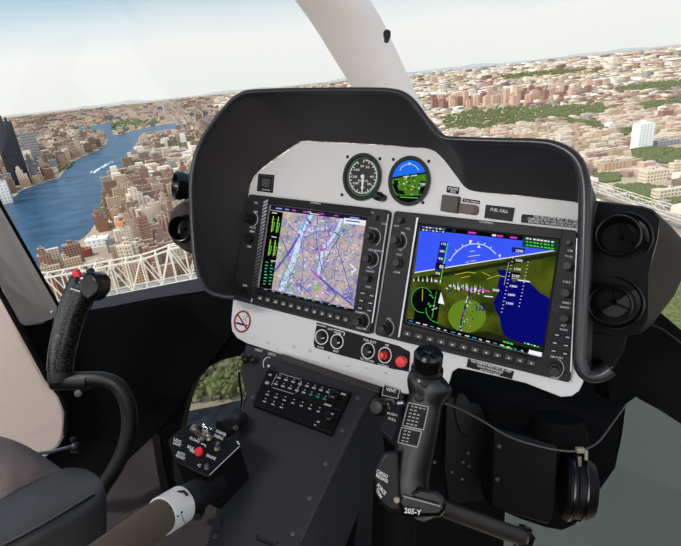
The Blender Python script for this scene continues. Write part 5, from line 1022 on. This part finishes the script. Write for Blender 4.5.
for p, k, m, h, rot in rest:
    hh = h * (45 if k < 4 else 12); c, s_ = math.cos(rot), math.sin(rot); b.box(p + V((0, 0, hh / 2)), V((c, s_, 0)) * rg.uniform(9, 18), V((-s_, c, 0)) * rg.uniform(8, 15), V((0, 0, hh / 2)), rg.choice([1, 1, 3, 4, 5, 0, 5]))
HS = {}
for x, y, r in TAKEN: HS.setdefault((int(x // 60), int(y // 60)), []).append((x, y, r))
def free2(p, r):
    i, j = int(p.x // 60), int(p.y // 60)
    return all((p.x - x) ** 2 + (p.y - y) ** 2 > (r + q) ** 2 for a in (-1, 0, 1) for c in (-1, 0, 1) for x, y, q in HS.get((i + a, j + c), []))
for (d0_, d1_, cell, hh) in ((500, 1300, 30, 10), (1300, 2600, 36, 10), (2600, 4500, 50, 12), (4500, 8000, 84, 15), (8000, 15000, 170, 24), (15000, 32000, 330, 22)):
    rot = .3; c, s_ = math.cos(rot), math.sin(rot); n = int(d1_ / cell) + 1
    for i in range(-n, n):
        for j in range(-n, n):
            x = (i + .5 + rg.uniform(-.12, .12)) * cell; y = (j + .5 + rg.uniform(-.12, .12)) * cell; p = V((c * x - s_ * y, s_ * x + c * y, 0)); d = p.length
            if p.y < 0 or not d0_ <= d < d1_: continue
            q = pix(p)
            if not (-60 < q[0] < 760 and q[1] > 0) or (q[0] > 420 and q[1] > 330) or (q[0] < 200 and q[1] > 300): continue
            if rg.random() > .82 or not ok(q) or not free2(p, cell * .35): continue
            w = cell * rg.uniform(.22, .38); l = cell * rg.uniform(.22, .38)
            if any(not ok(pix(p + V((a_, b_, 0)))) for a_ in (-w, w) for b_ in (-l, l)): continue
            h = hh * rg.uniform(.5, 1.5) * (2.6 if rg.random() < .06 else 1)
            if q[0] < 215 and d < 5200 and d > 1700: h *= 2.2
            mi = rg.choice([0, 1, 2, 3, 4, 1, 0, 5, 0, 1]) if q[0] > 215 else rg.choice([1, 1, 3, 4, 5, 3, 6, 1, 5])
            b.box(p + V((0, 0, h / 2)), V((c, s_, 0)) * w, V((-s_, c, 0)) * l, V((0, 0, h / 2)), mi)
o = obj('city_blocks', b, flatm, None, 0); tag(o, 'countless small pale city blocks spreading to the horizon', 'city', kind='stuff')

# orange penthouse on the cream tower is its own material patch of the tower roof
# ---- boat and wake
t = thing('boat', 'small white boat throwing a long wake on the blue river', 'boat', G(92, 174)); s = 3.0
p = G(92, 173, 1); q = G(112, 161, 1); dr = (q - p).normalized(); sd = dr.cross(UP)
b = MB(); b.loft([[p + dr * a * 1.0 + sd * w + UP * z for w, z in ((-k, 3.5), (-k * .6, 0), (k * .6, 0), (k, 3.5))] for a, k in ((-13, .3), (-8, 3.2), (0, 4), (12, 3.6))], False, False, False); b.box(p + UP * 5, dr * 6, sd * 2.6, UP * 2); obj('hull', b, whitef, t, 0)
b = MB(); w0 = random.Random(2)
for k in range(40):
    u = k / 40; c = p + (q - p) * u; b.ball(c + sd * w0.uniform(-1, 1) * (5 + 12 * u) + UP * -.2, w0.uniform(3, 8) * (1 - .5 * u), 8, 4, 0, (1.4, 1, .12))
obj('wake', b, flat('foam', (215, 225, 230)), t, 60, label='white foam wake')

# ---- truss bridge in the left window
def truss(name, label, A, B, hz, hh, wd, n, th, cat='bridge'):
    t = thing(name, label, cat, (A + B) / 2); d = B - A; L = d.length; d.normalize(); sd = d.cross(UP).normalized()
    for side in (-1, 1):
        b = MB(); o_ = sd * side * wd / 2
        hts = [hh * (1 + .22 * max(0, math.cos((k / n - .72) * 9))) for k in range(n + 1)]
        for k in range(n):
            p0 = A + d * L * k / n + o_; p1 = A + d * L * (k + 1) / n + o_; t0 = p0 + UP * hts[k]; t1 = p1 + UP * hts[k + 1]
            b.bar(p0, p1, th * 1.4); b.bar(t0, t1, th * 1.4); b.bar(p0, t0, th)
            b.bar(p0 if k % 2 else t0, t1 if k % 2 else p1, th)
        obj('truss_side', b, steelm, t, 0)
    b = MB()
    for k in range(n + 1): c = A + d * L * k / n; b.bar(c - sd * wd / 2 + UP * hts[k], c + sd * wd / 2 + UP * hts[k], th); 
    obj('cross_beam', b, steelm, t, 0)
    b = MB(); b.box((A + B) / 2 - UP * 1.5, d * L / 2, sd * wd / 2, UP * 1.2); obj('road_deck', b, flatm[4], t, 0)
    b = MB()
    for u in (.1, .5, .9): c = A + d * L * u; b.box(V((c.x, c.y, (A.z - 3) / 2)), d * 3, sd * wd * .45, UP * (A.z - 3) / 2)
    obj('bridge_pier', b, flatm[1], t, 0)
    return t
A = G(103, 294.6, 42); B = G(195, 275.8, 42); d = (B - A)
truss('truss_bridge', 'white steel truss bridge crossing behind the left window sill', A - d * 1.1, B + d * .9, 42, 36, 20, 19, 1.15)
A = G(598, 190, 18); B = G(690, 222, 18); d = B - A
truss('truss_viaduct', 'pale steel truss viaduct behind the right air vent pod', A - d * .8, B + d * .8, 18, 12, 12, 18, .55, 'viaduct')

# ---- trees seen through the lower left window
def mk_tree(seed):
    r = random.Random(seed); t = MB(); t.lathe(V((0, 0, 0)), UP, [(.55, 0), (.4, 4), (.2, 9), (0, 9.5)], 8); c = MB()
    for k in range(16):
        a = r.uniform(0, 6.28); rr = r.uniform(0, 3.6); z = r.uniform(4.5, 13); c.ball(V((math.cos(a) * rr, math.sin(a) * rr, z)), r.uniform(1.4, 2.6) * (1.2 - abs(z - 8.5) / 11), 8, 5, 0, (1, 1, .8))
    for i, v in enumerate(c.v): c.v[i] = v + V((r.uniform(-.35, .35), r.uniform(-.35, .35), r.uniform(-.3, .3)))
    ms = []
    for nm, bb, m in (('trunk', t, trunkm), ('crown', c, crownm)):
        me = bpy.data.meshes.new(nm); me.from_pydata([tuple(v) for v in bb.v], [], bb.f); me.materials.append(m); me.update(); ms.append((nm, me))
    return ms
TP = [mk_tree(i) for i in range(3)]; ti = 0
for row, (y0, n) in enumerate(((403, 6), (397, 6), (390, 6), (382, 5), (373, 5), (364, 4))):
    for k in range(n):
        x = 186 + (62 / n) * (k + .5) + (row % 2) * 4 + rg.uniform(-2, 2); y = y0 - (x - 190) * .1 + rg.uniform(-1, 1); g = G(x, y)
        if not ok((x, y)): continue
        r = bpy.data.objects.new('tree', None); COL.objects.link(r); r.location = g; r.rotation_euler = (0, 0, rg.uniform(0, 6)); sc = rg.uniform(.9, 1.35); r.scale = (sc, sc, sc)
        tag(r, 'leafy green tree seen through the lower left window', 'tree', 'trees behind the lower left window')
        for nm, me in TP[ti % 3]: o = bpy.data.objects.new(nm, me); COL.objects.link(o); o.parent = r
        ti += 1

# ================================================================== LIGHT, SKY, CAMERA
SUN = V((-.62, -.10, .78)).normalized()
w = bpy.data.worlds.new('sky'); S.world = w; w.use_nodes = True; N = w.node_tree.nodes; L = w.node_tree.links; bg = N['Background']
tc = N.new('ShaderNodeTexCoord'); sp = N.new('ShaderNodeSeparateXYZ'); L.new(tc.outputs['Generated'], sp.inputs[0])
mr = N.new('ShaderNodeMapRange'); mr.inputs['From Min'].default_value = -.1; mr.inputs['From Max'].default_value = .9; L.new(sp.outputs[2], mr.inputs['Value'])
nz = N.new('ShaderNodeTexNoise'); nz.inputs['Scale'].default_value = 2.2; nz.inputs['Detail'].default_value = 3; L.new(tc.outputs['Generated'], nz.inputs['Vector'])
ad = N.new('ShaderNodeMath'); ad.operation = 'MULTIPLY_ADD'; L.new(nz.outputs['Fac'], ad.inputs[0]); ad.inputs[1].default_value = .12; L.new(mr.outputs[0], ad.inputs[2])
col = ramp(N, L, ad.outputs[0], [(.0, (236, 236, 230)), (.16, (245, 246, 243)), (.235, (250, 250, 249)), (.285, (222, 235, 240)), (.33, (176, 210, 228)), (.6, (165, 196, 224)), (1, (140, 176, 214))])
dp = N.new('ShaderNodeVectorMath'); dp.operation = 'DOT_PRODUCT'; L.new(tc.outputs['Generated'], dp.inputs[0]); dp.inputs[1].default_value = tuple(V((-.35, -.85, .42)).normalized())  # glow added behind the camera, off the sun, to brighten the panel
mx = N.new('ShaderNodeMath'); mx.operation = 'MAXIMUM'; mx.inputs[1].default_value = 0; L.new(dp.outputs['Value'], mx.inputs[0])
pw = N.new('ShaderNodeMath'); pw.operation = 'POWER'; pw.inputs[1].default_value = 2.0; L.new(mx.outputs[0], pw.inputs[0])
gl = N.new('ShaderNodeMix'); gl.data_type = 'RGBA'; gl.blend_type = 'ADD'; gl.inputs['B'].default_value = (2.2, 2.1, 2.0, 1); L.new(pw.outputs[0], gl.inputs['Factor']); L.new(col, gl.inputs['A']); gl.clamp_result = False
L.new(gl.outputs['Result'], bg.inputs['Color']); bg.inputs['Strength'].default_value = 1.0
sl = bpy.data.lights.new('sun', 'SUN'); sl.energy = 3.2; sl.angle = R_(1.5); sl.color = (1, .94, .86); so = bpy.data.objects.new('sun', sl); COL.objects.link(so); so.rotation_euler = (-SUN).to_track_quat('-Z', 'Y').to_euler(); so.location = (0, 0, 400)
cam = bpy.data.cameras.new('camera'); cam.sensor_width = 36; cam.lens = 36 * F / 681; cam.clip_start = .02; cam.clip_end = 200000
co_ = bpy.data.objects.new('camera', cam); COL.objects.link(co_); Mx = RW.to_4x4(); Mx.translation = CAM; co_.matrix_world = Mx; S.camera = co_
vs = S.view_settings; S.display_settings.display_device = 'sRGB'; vs.view_transform = 'Standard'; vs.look = 'None'; vs.exposure = 0; vs.gamma = 1; vs.use_curve_mapping = False
S.cycles.transparent_max_bounces = 16; S.cycles.max_bounces = 6; S.cycles.sample_clamp_indirect = 6
